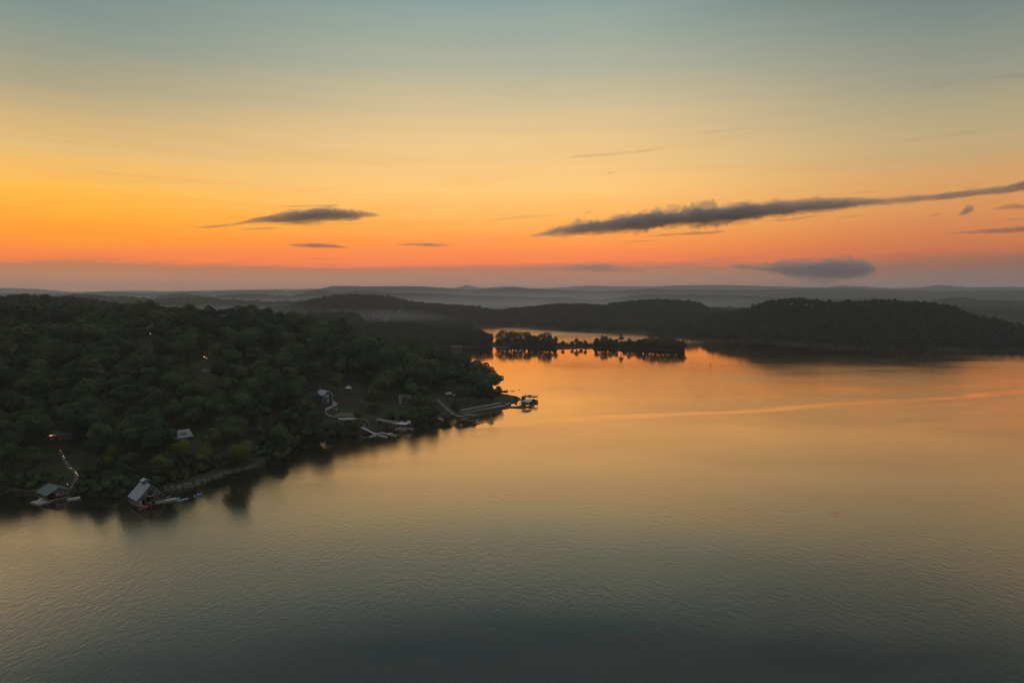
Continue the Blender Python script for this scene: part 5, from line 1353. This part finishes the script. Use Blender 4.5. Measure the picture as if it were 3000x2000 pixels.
cloud('thin layered dark cloud above the horizon left of centre', [(1150, 718, 1), (1200, 716, 4), (1260, 717, 7), (1300, 719, 6), (1335, 718, 1)], 10500, CD * .8, col=(.78, .66, .60), seed=19, rag=.6, n=220)
cloud('hair-thin dark streak above the horizon at the centre', [(1350, 700, .6), (1410, 701, 2.4), (1480, 701, 2), (1500, 702, .6)], 10500, CD * .8, col=(.78, .66, .60), seed=21, rag=.4, n=160)
cloud('tiny dark streak low over the left horizon', [(890, 757, .6), (930, 758, 3.0), (975, 759, 2.6), (990, 760, .6)], 10500, CD * .8, col=(.78, .66, .60), seed=22, rag=.4, n=140)
cloud('large soft grey cloud sitting low over the hills on the right', [(2130, 776, 5), (2200, 784, 13), (2280, 788, 22), (2350, 786, 32), (2420, 788, 35), (2490, 790, 33), (2540, 788, 27), (2570, 790, 9)], 14000, .0040, seed=27, col=(.72, .74, .78), rag=.75, depth=1.8, feat=.9, n=320)
cloud('small soft wisp right of the large low grey cloud', [(2580, 782, 3), (2640, 779, 8), (2690, 778, 12), (2705, 779, 3)], 14000, .0014, seed=29, rag=.5, n=160)
cloud('soft grey low cloud over the horizon at the centre', [(1450, 785, 2), (1560, 789, 5), (1650, 788, 7), (1700, 784, 14), (1760, 784, 18), (1810, 789, 10), (1880, 793, 6), (1920, 795, 2)], 14000, .0022, seed=31, rag=.55, feat=.9, n=300)
cloud('thin veil joining the two low grey clouds', [(1960, 778, 2), (2060, 775, 6), (2160, 772, 7), (2240, 770, 3)], 14000, .0009, seed=33, rag=.5, n=200)
cloud('comma-shaped small dark cloud on the right', [(2806, 632, 3), (2822, 622, 9), (2838, 614, 11), (2854, 612, 5)], 9000, CD * .8, seed=35, rag=.7, n=160)
cloud('flat dark streak at the right edge below the comma cloud', [(2760, 686, 1), (2830, 681, 4), (2920, 676, 7), (3010, 670, 8), (3080, 666, 6)], 9000, CD, seed=37, rag=.45, n=240)
cloud('small ragged cloud at the right edge between the comma cloud and the long bank', [(2905, 612, 2), (2940, 607, 8), (2975, 604, 9), (3010, 608, 6), (3040, 606, 3)], 9000, CD * .6, seed=39, rag=.7, n=180)
cloud('faint ragged puff left of the comma cloud', [(2715, 633, 1), (2735, 629, 6), (2760, 627, 2)], 9000, CD * .5, seed=41, rag=.7, n=120)
cloud('faint brown wisp high over the centre of the sky', [(1660, 461, 1), (1720, 457, 5), (1790, 452, 5), (1880, 443, 4), (1960, 432, 2)], 11000, .0030, col=(.8, .62, .45), seed=43, rag=.7, n=240)
cloud('small brown wisp below the high centre wisp', [(1760, 510, .8), (1785, 507, 4), (1812, 502, 1)], 11000, .0040, col=(.8, .62, .45), seed=45, rag=.6, n=120)
cloud('small dark hook of cloud above the left end of the long bank', [(1705, 627, 1), (1722, 622, 4), (1740, 616, 1.5)], 9000, CD * .6, col=(.7, .58, .48), seed=47, rag=.6, n=120)
cloud('faint grey wisp near the top right corner', [(2690, 262, .8), (2740, 256, 4), (2780, 247, 3), (2805, 239, .8)], 11000, .0022, col=(.7, .62, .55), seed=51, rag=.7, n=140)
cloud('faint broad wisp touching the right edge high up', [(2880, 232, 1), (2940, 226, 6), (3000, 220, 8), (3060, 214, 4)], 11000, .0016, col=(.7, .62, .55), seed=53, rag=.7, n=140)
cloud('long faint brown streak right of the high centre wisp', [(1960, 398, .8), (2060, 388, 4), (2160, 378, 5), (2260, 376, 3), (2300, 376, .8)], 11000, .0016, col=(.8, .64, .48), seed=55, rag=.6, n=200)
cloud('faint orange-brown streaks left of the long bank', [(1400, 650, .8), (1460, 643, 4), (1530, 636, 5), (1600, 633, 3), (1640, 632, .8)], 11000, .0026, col=(.8, .6, .42), seed=57, rag=.7, n=200)
cloud('torn grey fringe hanging below the right part of the long bank', [(2215, 652, .8), (2270, 647, 4), (2330, 641, 5), (2385, 634, 4), (2440, 628, .8)], 9000, CD * .5, seed=61, rag=.8, n=200)
cloud('small torn scrap below the middle of the long bank', [(2440, 640, .8), (2490, 634, 4), (2540, 631, 1)], 9000, CD * .45, seed=63, rag=.8, n=120)
cloud('thin grey streak lying above the right part of the long bank', [(2350, 575, .8), (2450, 568, 3), (2560, 562, 3), (2640, 560, .8)], 9500, CD * .25, seed=65, rag=.6, n=200)
cloud('broken scraps under the tail of the tapering left cloud', [(690, 674, .8), (740, 671, 4), (790, 669, 4), (850, 664, .8)], 9000, CD * .6, col=(.78, .66, .60), seed=67, rag=.85, n=160)
cloud('thin broken streak under the right end of the tapering left cloud', [(940, 659, .8), (1000, 657, 3), (1060, 654, 3), (1090, 653, .8)], 9000, CD * .5, col=(.78, .66, .60), seed=69, rag=.7, n=160)
cloud('small grey scraps at the right edge above the flat streak', [(2900, 648, .8), (2950, 645, 4), (3010, 642, 5), (3060, 640, 2)], 9000, CD * .4, seed=71, rag=.8, n=160)
cloud('faint grey bank low over the left horizon', [(60, 838, 1), (180, 834, 4), (330, 836, 6), (470, 833, 7), (600, 835, 4), (700, 836, 1)], 21000, .00060, seed=73, rag=.7, feat=.7, n=260)
cloud('second faint grey bank low over the left horizon', [(420, 822, 1), (480, 820, 4), (560, 823, 5), (620, 824, 1)], 21000, .00055, seed=75, rag=.7, feat=.7, n=200)
# ------------------------------------------------------------------ render settings
scene.render.engine = 'CYCLES'
scene.view_settings.view_transform = 'Standard'; scene.view_settings.look = 'None'
scene.view_settings.exposure = 0; scene.view_settings.gamma = 1; scene.view_settings.use_curve_mapping = False
cy = scene.cycles
cy.use_denoising = True
try: cy.denoiser = 'OPENIMAGEDENOISE'
except Exception: pass
cy.max_bounces = 5; cy.diffuse_bounces = 2; cy.glossy_bounces = 3; cy.transmission_bounces = 2; cy.volume_bounces = 0; cy.transparent_max_bounces = 8
cy.sample_clamp_indirect = 4
cy.use_adaptive_sampling = False
cy.filter_width = 1.1
